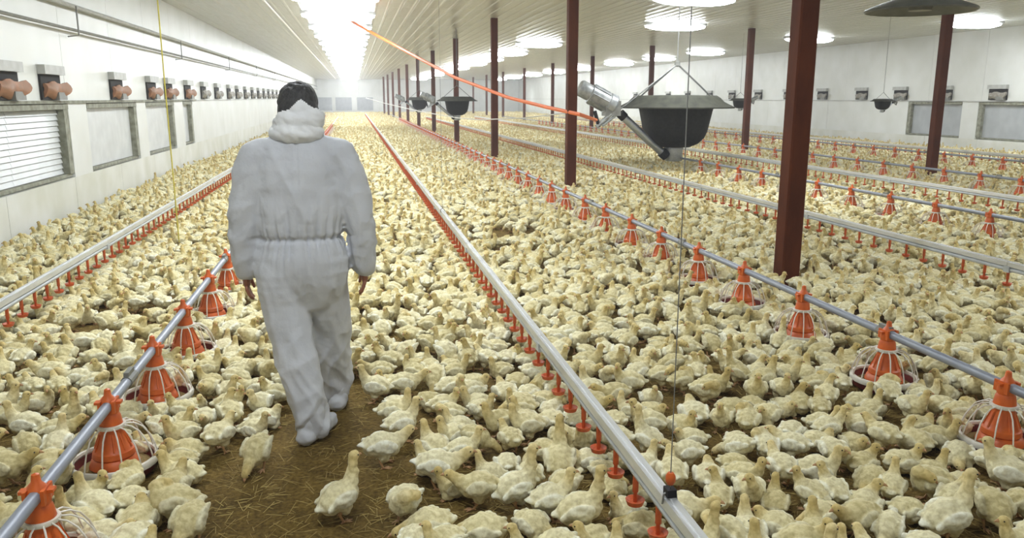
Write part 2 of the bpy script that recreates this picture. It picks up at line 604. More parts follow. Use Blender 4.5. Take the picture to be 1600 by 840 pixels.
for i, y in enumerate(inl):
    k = 'tan' if i < 6 else 'grey'
    if k not in src:
        t = src[k] = make_inlet(M['flap'] if k == 'tan' else M['flapgrey'], False)
    else:
        t = copy_tree(src[k])
    t.location = (XL + 0.001, y, 1.655)
    if i < 6:
        tag(t, 'grey hooded air inlet with a tan flap, %s from the camera on the shuttered wall' % ORD[i], 'air inlet')
    elif i < 18:
        tag(t, 'small grey air inlet with a dull flap, %s from the camera on the shuttered wall' % ORD[i], 'air inlet')
    else:
        tag(t, 'tiny grey air inlet far down the shuttered wall beyond the person', 'air inlet')
    t['group'] = 'air inlets along the shuttered wall'
for i, y in enumerate([18.9, 21.55, 23.85, 26.04, 28.32, 31.0, 33.74, 36.5, 39.3, 42, 45, 48, 51, 54]):
    t = copy_tree(src['grey'])
    t.location = (XR - 0.001, y, 1.62)
    t.rotation_euler = (0, 0, math.pi)
    if i < 9:
        tag(t, 'grey air inlet with dark slot on the white wall behind the columns, %s along' % ORD[i], 'air inlet')
    else:
        tag(t, 'tiny grey air inlet far along the white wall behind the columns', 'air inlet')
    t['group'] = 'air inlets on the wall behind the columns'

# ------------------------------------------------------------------ conduits on the shuttered wall and ceiling
def conduit(label, pts, r, m, name='conduit', hangers=()):
    o = Vector(pts[0])
    t = empty(name, o)
    q = MB(); q.tube([Vector(p) - o for p in pts], r, m, 8); q.build('pipe', t, smooth=True)
    for (y, top, drop) in hangers:
        q = MB()
        x = pts[0][0]
        q.tube([Vector((x + 0.05, y, top)) - o, Vector((x + 0.05, y, drop)) - o, Vector((x - 0.10, y, drop - 0.02)) - o], 0.012, M['conduit'], 6)
        q.build('hanger', t)
    tag(t, label, 'pipe')
    return t
conduit('dark grey pipe running along the shuttered wall above the air inlets', [(XL + 0.12, 4, 2.63), (XL + 0.12, 94, 2.63)], 0.022, M['conduit'],
        hangers=[(y, 2.96, 2.56) for y in (12.9, 20.1, 27.5, 35, 43)])
conduit('pale grey thicker pipe running along the shuttered wall beneath the ceiling', [(XL + 0.09, 4, 2.97), (XL + 0.09, 94, 2.97)], 0.034, M['inlet'])
conduit('white conduit fixed to the ceiling between person and shuttered wall', [(-1.78, 5, ZC - 0.05), (-1.78, 90, ZC - 0.05)], 0.026, M['whiteplastic'])

# ------------------------------------------------------------------ columns
def make_column():
    t = empty('steel_column')
    q = MB()
    q.bevel_box((-0.088, -0.088, 0.012), (0.088, 0.088, ZC - 0.011), M['iron'], 0.014)
    q.build('shaft', t)
    q = MB(); q.box((-0.15, -0.15, 0.0), (0.15, 0.15, 0.012), M['iron'])
    for sx in (-1, 1):
        for sy in (-1, 1):
            q.lathe([(0.018, 0.012), (0.018, 0.03), (0.0, 0.032)], M['galv'], 6, (sx * 0.122, sy * 0.122, 0))
    q.build('base_plate', t)
    return t
col0 = make_column()
COLS = []
near_y = [6.55 + 7.6 * i for i in range(11)]
far_y = [15.0 + 8.4 * i for i in range(9)]
for row, X, ys in (('near', 3.83, near_y), ('far', 11.95, far_y)):
    for i, y in enumerate(ys):
        t = col0 if (row == 'near' and i == 0) else copy_tree(col0)
        x = X - 0.012 * (y - 14) * (1 if row == 'near' and y > 14 else 0)
        t.location = (x, y, 0)
        COLS.append((x, y))
        if row == 'near':
            lab = ('thick rust-red steel column standing closest in, beside the column-side feed pipe' if i == 0 else
                   'rust-brown steel column, %s from the camera in the row beside the column-side feed pipe' % ORD[i])
        else:
            lab = 'rust-brown steel column, %s from the camera in the row towards the window-lit white wall' % ORD[i]
        tag(t, lab, 'column', 'columns of the near row' if row == 'near' else 'columns of the far row')

# ------------------------------------------------------------------ pan feeders and their feed pipes
PIPE_Z = 0.34
def feeder_shapes():
    P = {}
    q = MB()       # cone with stepped skirt
    q.lathe([(0.0, 0.375), (0.045, 0.375), (0.052, 0.36), (0.060, 0.305), (0.058, 0.28), (0.072, 0.25), (0.090, 0.205), (0.104, 0.170), (0.118, 0.160), (0.124, 0.132),
             (0.116, 0.122), (0.132, 0.110), (0.146, 0.075), (0.10, 0.06)], M['orange'], 20)
    for k in range(10):     # ribs on the skirt
        a = 2 * math.pi * k / 10
        q.tube([(0.068 * math.cos(a), 0.068 * math.sin(a), 0.262), (0.107 * math.cos(a), 0.107 * math.sin(a), 0.170)], 0.006, M['orange'], 4)
    P['cone'] = q
    q = MB()       # clamp around the pipe with a pointed top
    q.lathe([(0.046, 0.37), (0.050, 0.39), (0.047, 0.43), (0.036, 0.455), (0.020, 0.475), (0.015, 0.51), (0.0, 0.517)], M['orange'], 12)
    for s in (-1, 1):
        q.box((s * 0.034 - 0.007, -0.050, 0.385), (s * 0.034 + 0.007, 0.050, 0.452), M['orange'])
        q.box((min(s * 0.040, s * 0.066), -0.02, 0.428), (max(s * 0.040, s * 0.066), 0.02, 0.442), M['orange'])
    P['clamp'] = q
    q = MB()
    q.lathe([(0.061, 0.292), (0.072, 0.292), (0.075, 0.302), (0.072, 0.312), (0.060, 0.312), (0.061, 0.292)], M['whiteplastic'], 20)
    P['collar'] = q
    q = MB()
    for k in range(14):
        a = 2 * math.pi * (k + 0.5) / 14
        pr = [(0.070, 0.302), (0.110, 0.296), (0.150, 0.268), (0.182, 0.215), (0.203, 0.150), (0.211, 0.105)]
        q.tube([(r * math.cos(a), r * math.sin(a), z) for r, z in pr], 0.0042, M['whiteplastic'], 5)
    P['grille'] = q
    q = MB()
    q.lathe([(0.196, 0.098), (0.200, 0.112), (0.216, 0.112), (0.223, 0.100), (0.220, 0.076), (0.208, 0.072), (0.196, 0.098)], M['whiteplastic'], 28)
    P['tray_rim'] = q
    q = MB()
    q.lathe([(0.0, 0.03), (0.11, 0.03), (0.185, 0.05), (0.196, 0.090), (0.207, 0.075), (0.196, 0.03), (0.15, 0.004), (0.0, 0.004)], M['pan'], 24)
    P['tray'] = q
    q = MB()
    q.lathe([(0.178, 0.055), (0.14, 0.062), (0.09, 0.07)], M['feed'], 20)
    P['feed_crumb'] = q
    return P
FS = feeder_shapes()
for k_, q in FS.items():      # slimmer than first drawn
    if k_ == 'cone':
        q.v = [(x * 0.86, y * 0.86, z) if z < 0.27 else (x, y, z) for x, y, z in q.v]
    q.v = [(x * 0.85, y * 0.85, z * 0.81) for x, y, z in q.v]
FME = {k: q.mesh(k, smooth=True) for k, q in FS.items()}
allq = MB()
for k in ('cone', 'clamp', 'collar', 'grille', 'tray_rim', 'tray'):
    for f, mi in zip(FS[k].f, FS[k].m):
        pass
    allq.add(FS[k].v, FS[k].f, FS[k].mats[0])
FAR_FEEDER = allq.mesh('pan_feeder', smooth=True)
PARTNAME = {'cone': 'feed_cone', 'clamp': 'pipe_clamp', 'collar': 'grille_collar', 'grille': 'wire_grille', 'tray_rim': 'tray_rim', 'tray': 'feed_tray', 'feed_crumb': 'feed'}
def make_feeder():
    t = empty('pan_feeder')
    made = {}
    for k, me in FME.items():
        o = link(PARTNAME[k], me, t)
        made[k] = o
        if k == 'feed_crumb':
            o['kind'] = 'stuff'
    made['feed_crumb'].parent = made['tray']
    made['tray_rim'].parent = made['tray']
    made['collar'].parent = made['grille']
    return t
FEED_LINES = [(k_, x_ * 1.064, [y_ * 1.074 for y_ in ys_], r_, w_, n_) for k_, x_, ys_, r_, w_, n_ in [  # key, X, pan Ys, pipe y range, label word
    ('wall', -1.06, [2.62, 3.40, 4.17, 4.93, 5.80] + [6.6 + 0.8 * i for i in range(42)], (-2.0, 60), 'pipe beside the aisle', 5),
    ('column', 2.82, [2.88, 3.70, 4.55, 5.36, 6.17, 7.02, 7.85, 8.75, 9.60, 10.55, 11.35, 12.15, 13.0, 13.85] + [14.7 + 0.82 * i for i in range(46)], (-2.0, 70), 'pipe beside the columns', 14),
    ('third', 6.85, [4.9, 5.75, 6.6, 7.52, 8.36, 9.2, 10.05, 10.9, 11.75, 12.6, 13.45, 14.3, 15.1], (1.0, 17.4), 'pipe under the black hopper', 0),
    ('fourth', 10.25, [8.2 + 0.84 * i for i in range(44)], (3.0, 60), 'pipe behind the black hopper', 0),
    ('fifth', 13.3, [11.0 + 0.86 * i for i in range(40)], (6.0, 60), 'pipe along the white wall', 0),
]]
PANS = []
f0 = None
for key, X, ys, (pa, pb), word, nparts in FEED_LINES:
    for i, y in enumerate(ys):
        if i < nparts:
            if f0 is None:
                f0 = t = make_feeder()
            else:
                t = copy_tree(f0)
        else:
            t = link('pan_feeder', FAR_FEEDER)
        t.location = (X, y, 0.0)
        t.rotation_euler = (0, 0, 0.0)
        if i < nparts:
            PANS.append((X, y, '%s pan by the %s' % (ORD[i], 'aisle' if key == 'wall' else 'columns')))
        if i < 28:
            lab = ('orange pan feeder with white grille, %s along the %s' if i < nparts else 'small orange pan feeder, %s along the %s') % (ORD[i], word)
        else:
            lab = 'small distant orange pan feeder on the %s' % word
        tag(t, lab, 'feeder', 'pan feeders on the %s' % word)
    t = empty('feed_pipe', (X, pa, PIPE_Z))
    y = pa
    k = 0
    while y < pb:
        L = 3.0 if y < 30 else 10.0
        e = min(pb, y + L)
        q = MB(); q.tube([(0, y - pa, 0), (0, e - pa, 0)], 0.0235, M['feedpipe'], 12); q.build('pipe_length', t, smooth=True)
        if k and y < 24:
            q = MB()
            q.tube([(0, y - pa - 0.06, 0), (0, y - pa + 0.06, 0)], 0.0275, M['conduit'], 12)
            q.box((-0.012, y - pa - 0.05, 0.025), (0.012, y - pa + 0.05, 0.045), M['conduit'])
            q.build('coupling', t)
        y = e
        k += 1
    tag(t, {'wall': 'grey feed pipe carrying orange pans, passing beside the white-suited person',
            'column': 'long grey feed pipe carrying orange pans along the row of columns',
            'third': 'grey feed pipe that starts under the black feed hopper',
            'fourth': 'thin grey feed pipe running behind the black feed hopper',
            'fifth': 'thin distant grey feed pipe close to the white side wall'}[key], 'pipe')

# ------------------------------------------------------------------ drinker lines
RAIL_Z = 0.335
def cup_mesh():
    q = MB()
    q.lathe([(0.0, 0.125), (0.012, 0.125), (0.012, 0.055), (0.008, 0.05), (0.008, 0.012), (0.006, 0.006)], M['redcup'], 8)
    q.lathe([(0.0, 0.012), (0.022, 0.012), (0.034, 0.022), (0.037, 0.022), (0.030, 0.002), (0.014, -0.004), (0.0, -0.004)], M['redcup'], 14)
    return q
CUPQ = cup_mesh()
CUP = CUPQ.mesh('nipple_cup', smooth=True)
CUPS_SIMPLE = MB()
CUPS_SIMPLE.lathe([(0.0, 0.125), (0.012, 0.125), (0.009, 0.02), (0.034, 0.022), (0.024, -0.002), (0.0, -0.004)], M['redcup'], 7)
DRINK = [
    ('wall', -2.34, 2.0, 70, 'long silver drinker rail with red cups between shuttered wall and person', 0.242, 5.5, 60),
    ('mid', 0.985, 1.2, 75, 'long silver drinker rail with red cups in front of the columns', 0.235, 2.40, 130),
    ('mid_far', 5.2, 2.5, 60, 'pale drinker rail with red cups passing before the black hopper', 0.25, 5.0, 90),
    ('beyond', 8.8, 6.0, 60, 'pale drinker rail with red cups behind the hopper feed pipe', 0.26, 8.0, 10),
    ('last', 15.3, 9.0, 60, 'thin pale drinker rail close to the white side wall', 0.26, 12.0, 0),
]
for key, X, ya, yb, lab, sp, yn, nparts in DRINK:
    t = empty('drinker_line', (X, ya, RAIL_Z))
    tag(t, lab, 'drinker')
    y = ya
    while y < yb:
        L = 3.0 if y < 24 else 9.0
        e = min(yb, y + L)
        q = MB()
        q.box((-0.021, y - ya + 0.003, 0.002), (0.021, e - ya - 0.003, 0.040), M['alu'])
        q.box((-0.006, y - ya + 0.003, 0.040), (0.006, e - ya - 0.003, 0.047), M['alu'])
        q.build('rail_length', t)
        q = MB(); q.tube([(0.0, y - ya, -0.021), (0.0, e - ya, -0.021)], 0.0185, M['pvc'], 10); q.build('water_pipe', t, smooth=True)
        if y > ya and y < 24:
            q = MB()
            q.box((-0.026, y - ya - 0.03, -0.045), (0.026, y - ya + 0.03, 0.004), M['pvc'])
            q.build('joint_clip', t)
        y = e
    n = int((yb - yn) / sp)
    far = MB()
    for i in range(n):
        y = yn + i * sp
        if i < nparts:
            link('nipple_cup', CUP, t, (0, y - ya, -0.158))
        else:
            far.add([(vx, vy + y - ya, vz - 0.158) for vx, vy, vz in CUPS_SIMPLE.v], CUPS_SIMPLE.f, M['redcup'])
    o = far.build('distant_cups', t)
    o['kind'] = 'stuff'

# hanging wire of the middle drinker line, with its orange toggle
def wire_hanger(X, Y, label, ztop=ZC, zlow=RAIL_Z, toggle=True):
    t = empty('suspension_wire', (X, Y, zlow))
    q = MB(); q.tube([(0, 0, 0.065), (0, 0, ztop - zlow)], 0.0019, M['wire'], 5); q.build('wire', t)
    q = MB()
    q.tube([(0, 0, 0.066), (-0.022, 0, 0.055), (-0.026, 0, 0.02)], 0.0035, M['wire'], 5)
    q.tube([(0, 0, 0.066), (0.022, 0, 0.055), (0.026, 0, 0.02)], 0.0035, M['wire'], 5)
    q.build('hook', t)
    if toggle:
        q = MB(); q.lathe([(0.0, 0.13), (0.010, 0.13), (0.017, 0.118), (0.017, 0.10), (0.010, 0.088), (0.0, 0.088)], M['orange'], 10); q.build('toggle', t, smooth=True)
        q = MB(); q.box((-0.016, -0.02, 0.048), (0.016, 0.02, 0.075), M['black']); q.build('clip', t)
    tag(t, label, 'wire')
wire_hanger(0.985, 2.31, 'thin steel wire with orange toggle holding the middle drinker rail')
wire_hanger(0.985, 9.4, 'thin steel wire holding the middle drinker rail farther down the hall', toggle=False)
def cord(label, pts, r, m, name):
    o = Vector(pts[0])
    q = MB(); q.tube([Vector(p) - o for p in pts], r, m, 6)
    return tag(q.build(name, smooth=True, loc=o), label, 'cord')
cord('yellow cord hanging straight down from the ceiling beside the shuttered wall', [(-1.98, 9.38, ZC), (-1.985, 9.38, 2.0), (-1.98, 9.38, 0.10)], 0.0075, M['yellow'], 'yellow_cord')

# ------------------------------------------------------------------ feed hoppers
def make_hopper(with_motor=True):
    t = empty('feed_hopper')
    q = MB()      # bucket: rounded square tub tapering down
    prof = [(0.72, 1.50), (0.70, 1.42), (0.62, 1.0), (0.57, 0.86), (0.46, 0.74), (0.30, 0.66), (0.20, 0.655)]
    def sq(r, z, n=28):
        out = []
        for k in range(n):
            a = 2 * math.pi * k / n
            c, s = math.cos(a), math.sin(a)
            e = 0.62
            out.append((r * math.copysign(abs(c) ** e, c), r * math.copysign(abs(s) ** e, s), z))
        return out
    vs, fs = [], []
    n = 28
    for r, z in prof:
        vs += sq(r, z)
    for i in range(len(prof) - 1):
        for k in range(n):
            fs.append((i * n + k, i * n + (k + 1) % n, (i + 1) * n + (k + 1) % n, (i + 1) * n + k))
    fs.append(tuple((len(prof) - 1) * n + k for k in range(n)))
    q.add(vs, fs, M['black'])
    q.build('bucket', t, smooth=True)
    q = MB()
    q.lathe([(1.22, 1.47), (1.215, 1.495), (1.00, 1.60), (0.92, 1.68), (0.84, 1.73), (0.30, 1.74), (0.0, 1.74), (0.0, 1.715), (0.80, 1.70), (0.89, 1.66), (0.97, 1.58), (1.18, 1.475), (1.22, 1.47)], M['lid'], 32)
    q.build('lid', t, smooth=True)
    q = MB()
    q.lathe([(0.19, 0.66), (0.19, 0.40), (0.17, 0.36), (0.0, 0.36)], M['galv'], 20)
    q.lathe([(0.205, 0.60), (0.21, 0.62), (0.205, 0.64)], M['galv'], 20)
    q.build('outlet_tube', t, smooth=True)
    q = MB()
    ap = (0.0, 0.0, 2.38)
    q.tube([ap, (0.78, 0, 1.72)], 0.018, M['wire'], 6)
    q.tube([ap, (-0.78, 0, 1.72)], 0.018, M['wire'], 6)
    q.tube([ap, (-1.24, -0.1, 1.46)], 0.014, M['wire'], 6)
    q.tube([ap, (0, 0, 3.61)], 0.012, M['wire'], 6)
    q.lathe([(0.0, 2.44), (0.06, 2.42), (0.06, 2.34), (0.0, 2.32)], M['conduit'], 10)
    q.build('hanging_chain', t)
    # drive: auger tube rising to a motor
    q = MB()
    q.tube([(-0.22, -0.05, 0.50), (-0.60, -0.08, 0.80), (-1.22, -0.1, 1.33)], 0.085, M['galv'], 12)
    q.tube([(-1.16, -0.1, 1.28), (-1.26, -0.1, 1.37)], 0.10, M['black'], 12)
    q.tube([(-0.18, -0.05, 0.47), (-0.30, -0.05, 0.56)], 0.11, M['black'], 12)
    q.build('auger_tube', t, smooth=True)
    q = MB()
    R = Matrix.Translation((-1.76, -0.1, 1.70)) @ Matrix.Rotation(math.radians(117), 4, 'Y')
    q.lathe([(0.0, -0.44), (0.15, -0.43), (0.17, -0.40), (0.17, -0.18), (0.20, -0.17), (0.20, 0.24), (0.22, 0.25), (0.23, 0.38), (0.20, 0.42), (0.0, 0.43)], M['motor'], 16, mtx=R)
    for k in range(8):
        a = 2 * math.pi * k / 8
        q.tube([R @ Vector((0.205 * math.cos(a), 0.205 * math.sin(a), -0.15)), R @ Vector((0.205 * math.cos(a), 0.205 * math.sin(a), 0.22))], 0.016, M['motor'], 4)
    mo = q.build('motor', t, smooth=True)
    q = MB()
    q.box((-1.62, -0.28, 1.32), (-1.30, 0.02, 1.62), M['conduit'], Matrix.Rotation(0, 4, 'Y'))
    q.tube([(-1.50, -0.24, 1.36), (-1.80, -0.24, 1.10)], 0.045, M['motor'], 8)
    q.tube([(-1.38, -0.24, 1.34), (-1.68, -0.24, 1.12)], 0.030, M['galv'], 8)
    q.tube([(-1.75, -0.24, 1.10), (-1.85, -0.24, 1.42)], 0.04, M['black'], 8)
    q.build('motor_bracket', mo)
    return t
hop = make_hopper()
hop.location = (7.16, 17.45, -0.118)
hop.scale = (1.07, 1.07, 1.07)
tag(hop, 'large black feed hopper with wide dusty lid and side motor, hanging behind columns', 'hopper', 'feed hoppers hung along the hall')
for x, y, s, rz, lab in ((3.13, 25.0, 0.52, 0, 'small dark feed hopper hanging in front of the fourth column'),
                         (2.92, 37.0, 0.50, 0, 'tiny dark feed hopper hanging before the sixth column down the hall'),
                         (13.35, 18.8, 0.25, math.pi, 'small black feed hopper hanging against the white side wall'),
                         (12.6, 25.2, 0.30, math.pi, 'small dark hopper peeping out behind a column of the farther row')):
    h = copy_tree(hop)
    h.scale = (s, s, s)
    h.rotation_euler = (0, 0, rz)
    h.location = (x, y, 1.60 - 1.5 * s)
    for ch in h.children:
        if ch.name.startswith('hanging_chain'):
            top = (ZC - (1.60 - 1.5 * s)) / s
            q = MB()
            ap = (0.0, 0.0, 2.38)
            q.tube([ap, (0.78, 0, 1.72)], 0.018, M['wire'], 6)
            q.tube([ap, (-0.78, 0, 1.72)], 0.018, M['wire'], 6)
            q.tube([ap, (0, 0, top)], 0.018, M['wire'], 6)
            ch.data = q.mesh('hanging_chain')
    h['label'] = lab

# orange feed hose sagging from the ceiling to the hopper's motor, and a pale cord beneath it
cord('long orange hose sagging from the ceiling past the columns to the hopper motor',
     [(0.0, 22.9, 3.73), (0.26, 22.3, 3.52), (1.50, 20.5, 2.71), (2.33, 19.0, 2.15), (3.12, 16.5, 1.69), (3.54, 14.8, 1.51), (3.87, 13.75, 1.40), (4.30, 14.6, 1.32), (5.17, 17.03, 1.21)], 0.036, M['hose'], 'feed_hose')
cord('pale thin cord slung low between the columns under the orange hose',
     [(0.73, 48.0, 1.68), (1.3, 36.0, 1.46), (2.12, 27.0, 1.25), (2.76, 22.0, 1.15), (3.07, 20.0, 1.15), (3.87, 18.4, 1.23), (4.52, 17.4, 1.35), (5.17, 17.2, 1.25)], 0.014, M['cord'], 'slung_cord')

# ------------------------------------------------------------------ brooder hood
def brooder():
    t = empty('brooder_hood', (5.65, 7.5, 2.56))
    q = MB()
    q.lathe([(0.60, -0.03), (0.615, -0.015), (0.60, 0.0), (0.45, 0.05), (0.22, 0.12), (0.10, 0.14), (0.10, 0.20), (0.0, 0.21), (0.0, 0.12), (0.2, 0.10), (0.44, 0.03), (0.58, -0.02), (0.60, -0.03)], M['hood'], 40)
    q.v = [(x * 0.86, y * 0.86, z) for x, y, z in q.v]
    q.build('canopy', t, smooth=True)
    q = MB()
    q.lathe([(0.0, -0.02), (0.11, -0.02), (0.12, 0.04), (0.10, 0.10), (0.0, 0.10)], M['conduit'], 16)
    q.build('burner', t, smooth=True)
    q = MB()
    q.tube([(0, 0, 0.20), (0, 0, ZC - 2.60)], 0.008, M['wire'], 6)
    q.build('hanging_wire', t)
    tag(t, 'wide flat grey brooder hood hanging near the ceiling above the drinker rails', 'heater')
brooder()

# ------------------------------------------------------------------ lamps
def make_lamp():
    t = empty('ceiling_lamp')
    q = MB(); q.box((-0.62, -0.10, -0.05), (0.62, 0.10, 0.0), M['lamp_body']); q.build('housing', t)
    q = MB()
    N, K = 9, 10
    vs, fs = [], []
    for i in range(N):
        x = -0.60 + 1.20 * i / (N - 1)
        w = 0.16 * (1 - abs(2 * i / (N - 1) - 1) ** 4 * 0.6)
        for k in range(K):
            a = math.pi * k / (K - 1)
            vs.append((x, -w * math.cos(a), -0.051 - 0.11 * math.sin(a) * (w / 0.16)))
    for i in range(N - 1):
        for k in range(K - 1):
            fs.append((i * K + k, i * K + k + 1, (i + 1) * K + k + 1, (i + 1) * K + k))
    fs.append(tuple(range(K)))
    fs.append(tuple((N - 1) * K + k for k in range(K)))
    for i in range(N - 1):
        fs.append((i * K, (i + 1) * K, (i + 1) * K + K - 1, i * K + K - 1))
    q.add(vs, fs, M['lamp'])
    q.build('diffuser', t, smooth=True)
    return t
def lamp_light(t, watt):
    l = bpy.data.lights.new('lamp_light', 'AREA')
    l.shape = 'RECTANGLE'
    l.size, l.size_y = 1.2, 0.3
    l.energy = watt
    l.color = (0.91, 0.96, 1.0)
    o = bpy.data.objects.new('lamp_light', l)
    COL.objects.link(o)
    o.parent = t
    o.location = (0, 0, -0.20)
lamp0 = make_lamp()
first = True
bright = None
ROWS = [('aisle', -0.28, [-5.0, 1.6, 6.5, 10.5, 14.0, 17.5, 21, 24.5, 28, 31.5, 35, 39, 43, 47, 52, 57, 62, 67, 72, 78, 84, 90]),
        ('mid', 7.0, [-4, 3.5, 11, 16.3, 30.7, 37, 43, 48.6, 56, 64, 72, 80, 88]),
        ('midx', 9.04, [22.3]),
        ('wall', 15.6, [-2, 6, 14, 26.3, 34.8, 40.5, 47, 55, 63, 71, 80, 88]),
        ('wallx', 16.7, [20.0])]
for row, X, ys in ROWS:
    vis = 0
    for y in ys:
        if first:
            t = lamp0
            first = False
        else:
            t = lamp0.copy()
            COL.objects.link(t)
            for ch in lamp0.children:
                if ch.type == 'MESH':
                    c = ch.copy(); COL.objects.link(c); c.parent = t
        t.location = (X, y, ZC - 0.013)
        if row == 'aisle':
            t.scale = (1.45, 1.45, 1.2)
        if y > 45:
            if bright is None:
                bright = [ch for ch in t.children if ch.name.startswith('diffuser')][0].data.copy()
                bright.materials[0] = M['lamp_far']
            for ch in t.children:
                if ch.name.startswith('diffuser'):
                    ch.data = bright
        lim = 17 if row == 'aisle' else (15.5 if row == 'mid' else 18)
        if row == 'midx':
            lab = 'glowing white lamp on the ceiling above the black hopper'
        elif row == 'wallx':
            lab = 'glowing white ceiling lamp behind the grey brooder hood'
        elif y < lim:
            lab = 'white ceiling lamp overhead, out of sight above the camera'
        else:
            nm = {'aisle': 'over the aisle ahead of the person', 'mid': 'in the row beyond the first columns', 'wall': 'in the row near the white side wall'}[row]
            lab = 'glowing white ceiling lamp, %s visible %s' % (ORD[min(vis, 19)], nm)
            vis += 1
        tag(t, lab, 'lamp', 'ceiling lamps')
for t in [o for o in list(COL.objects) if o.name.startswith('ceiling_lamp')]:
    if 3.0 < t.location.y < 40:
        lamp_light(t, LAMP_WATT)

# ------------------------------------------------------------------ the person
def wrinkle(me, fn):
    me.update()
    vs = [v.co.copy() for v in me.vertices]
    ns = [v.normal.copy() for v in me.vertices]
    for v, c, n in zip(me.vertices, vs, ns):
        v.co = c + n * fn(c, n)
    me.update()
    me.shade_smooth()

def person():
    cx, cy = -0.28, 4.02
    t = empty('person', (cx, cy, 0.0))
    o = Vector((cx, cy, 0))
    tag(t, 'person in white hooded coverall walking away down the aisle, arms at the sides', 'person')
    def put(nm, me, m):
        for v in me.vertices:
            v.co -= o
        me.materials.clear()
        me.materials.append(m)
        return link(nm, me, t)
    # --- body: one continuous figure
    P = []
    E = lambda c, r, R=None: P.append((c, r, R))
    E((-0.262, 4.06, 1.645), (0.077, 0.094, 0.105), rot(8, 0, 0))
    E((-0.262, 4.10, 1.600), (0.058, 0.062, 0.075))
    E((-0.262, 4.165, 1.618), (0.012, 0.018, 0.022))
    for s in (-1, 1):
        E((-0.262 + s * 0.079, 4.055, 1.625), (0.010, 0.022, 0.032), rot(10, 0, s * 15))
    P += chain([(-0.264, 4.03, 1.58, 0.058), (-0.268, 4.01, 1.47, 0.062)])
    E((-0.275, 4.01, 1.36), (0.19, 0.10, 0.12))
    E((-0.278, 4.01, 1.18), (0.16, 0.095, 0.16))
    E((-0.28, 4.01, 0.98), (0.16, 0.10, 0.13))
    arms = {}
    arms[-1] = [(-0.475, 4.01, 1.405, 0.050), (-0.550, 4.00, 1.13, 0.040), (-0.553, 4.02, 0.90, 0.029), (-0.552, 4.03, 0.85, 0.027)]
    arms[1] = [(-0.070, 4.01, 1.405, 0.050), (0.008, 4.00, 1.13, 0.040), (0.020, 4.03, 0.90, 0.029), (0.020, 4.04, 0.85, 0.027)]
    for s in (-1, 1):
        P += chain(arms[s])
        w = arms[s][-1]
        hx, hy, hz = w[0], w[1], w[2]
        E((hx, hy + 0.004, hz - 0.045), (0.020, 0.041, 0.052))
        for k, (dy, L) in enumerate(((0.030, 0.058), (0.010, 0.066), (-0.010, 0.062), (-0.029, 0.050))):
            x0, y0, z0 = hx, hy + dy, hz - 0.085
            P += chain([(x0, y0, z0, 0.0095), (x0 - s * 0.008, y0 + dy * 0.1, z0 - L * 0.45, 0.0088), (x0 - s * 0.016, y0 + dy * 0.1, z0 - L * 0.80, 0.0080), (x0 - s * 0.027, y0, z0 - L * 0.92, 0.0072)], 0.6)
        P += chain([(hx - s * 0.006, hy + 0.034, hz - 0.030, 0.012), (hx - s * 0.016, hy + 0.056, hz - 0.062, 0.0105), (hx - s * 0.026, hy + 0.058, hz - 0.095, 0.0085)], 0.6)
    legs = {-1: [(-0.365, 4.00, 0.90, 0.085), (-0.365, 3.97, 0.50, 0.058), (-0.285, 3.87, 0.11, 0.040)],
            1: [(-0.190, 4.02, 0.90, 0.085), (-0.150, 4.18, 0.50, 0.058), (-0.150, 4.31, 0.11, 0.040)]}
    for s in (-1, 1):
        P += chain(legs[s])
        a = legs[s][-1]
        ang = math.radians(68 if s < 0 else 86)
        P += chain([(a[0] - 0.03 * math.cos(ang), a[1] - 0.03 * math.sin(ang), 0.06, 0.036), (a[0] + 0.15 * math.cos(ang), a[1] + 0.15 * math.sin(ang), 0.052, 0.030)])
    me = blob(P, 0.0055, 2, 2)
    me.shade_smooth()
    b = put('body', me, M['skin'])
    for s in (-1, 1):
        q = MB()
        q.lathe([(0.0, -0.009), (0.006, -0.007), (0.009, 0.0), (0.006, 0.007), (0.0, 0.009)], M['eye'], 10)
        q.build('eye', b, loc=(0.018 + s * 0.030, 0.124, 1.650))
    # --- hair: cap over the skull, longer at the nape
    H = [((-0.262, 4.055, 1.660), (0.094, 0.106, 0.100), rot(6, 0, 0)), ((-0.262, 4.02, 1.62), (0.096, 0.090, 0.090), None), ((-0.250, 4.12, 1.70), (0.070, 0.06, 0.055), None)]
    me = blob(H, 0.006, 2, 3)
    bm = bmesh.new(); bm.from_mesh(me)
    bmesh.ops.bisect_plane(bm, geom=bm.verts[:] + bm.edges[:] + bm.faces[:], plane_co=(0, 4.125, 1.665), plane_no=(0, 0.85, -0.5), clear_outer=True)
    bmesh.ops.bisect_plane(bm, geom=bm.verts[:] + bm.edges[:] + bm.faces[:], plane_co=(0, 4.0, 1.565), plane_no=(0, 0.1, -1), clear_outer=True)
    bm.to_mesh(me); bm.free()
    wrinkle(me, lambda c, n: 0.006 * noise.noise(Vector((c.x * 60, c.y * 60, c.z * 25))))
    put('hair', me, M['hair'])
    # --- hood: cloth shell pushed back over the nape and lower back of the head
    Hd = [((-0.262, 4.035, 1.635), (0.116, 0.125, 0.112), None), ((-0.262, 3.985, 1.575), (0.112, 0.085, 0.085), None),
          ((-0.270, 3.99, 1.520), (0.125, 0.105, 0.060), None), ((-0.205, 3.975, 1.60), (0.065, 0.06, 0.075), None)]
    me = blob(Hd, 0.007, 3, 3)
    bm = bmesh.new(); bm.from_mesh(me)
    dele = []
    for f in bm.faces:
        c = f.calc_center_median()
        edge = 1.672 - 0.66 * abs(c.x + 0.238) + 0.005 * math.sin(c.x * 70)
        edge -= max(0.0, (c.y - 3.98)) * 0.35
        if c.z > edge or (c.y > 4.10 and c.z > 1.55):
            dele.append(f)
    bmesh.ops.delete(bm, geom=dele, context='FACES')
    bm.to_mesh(me); bm.free()
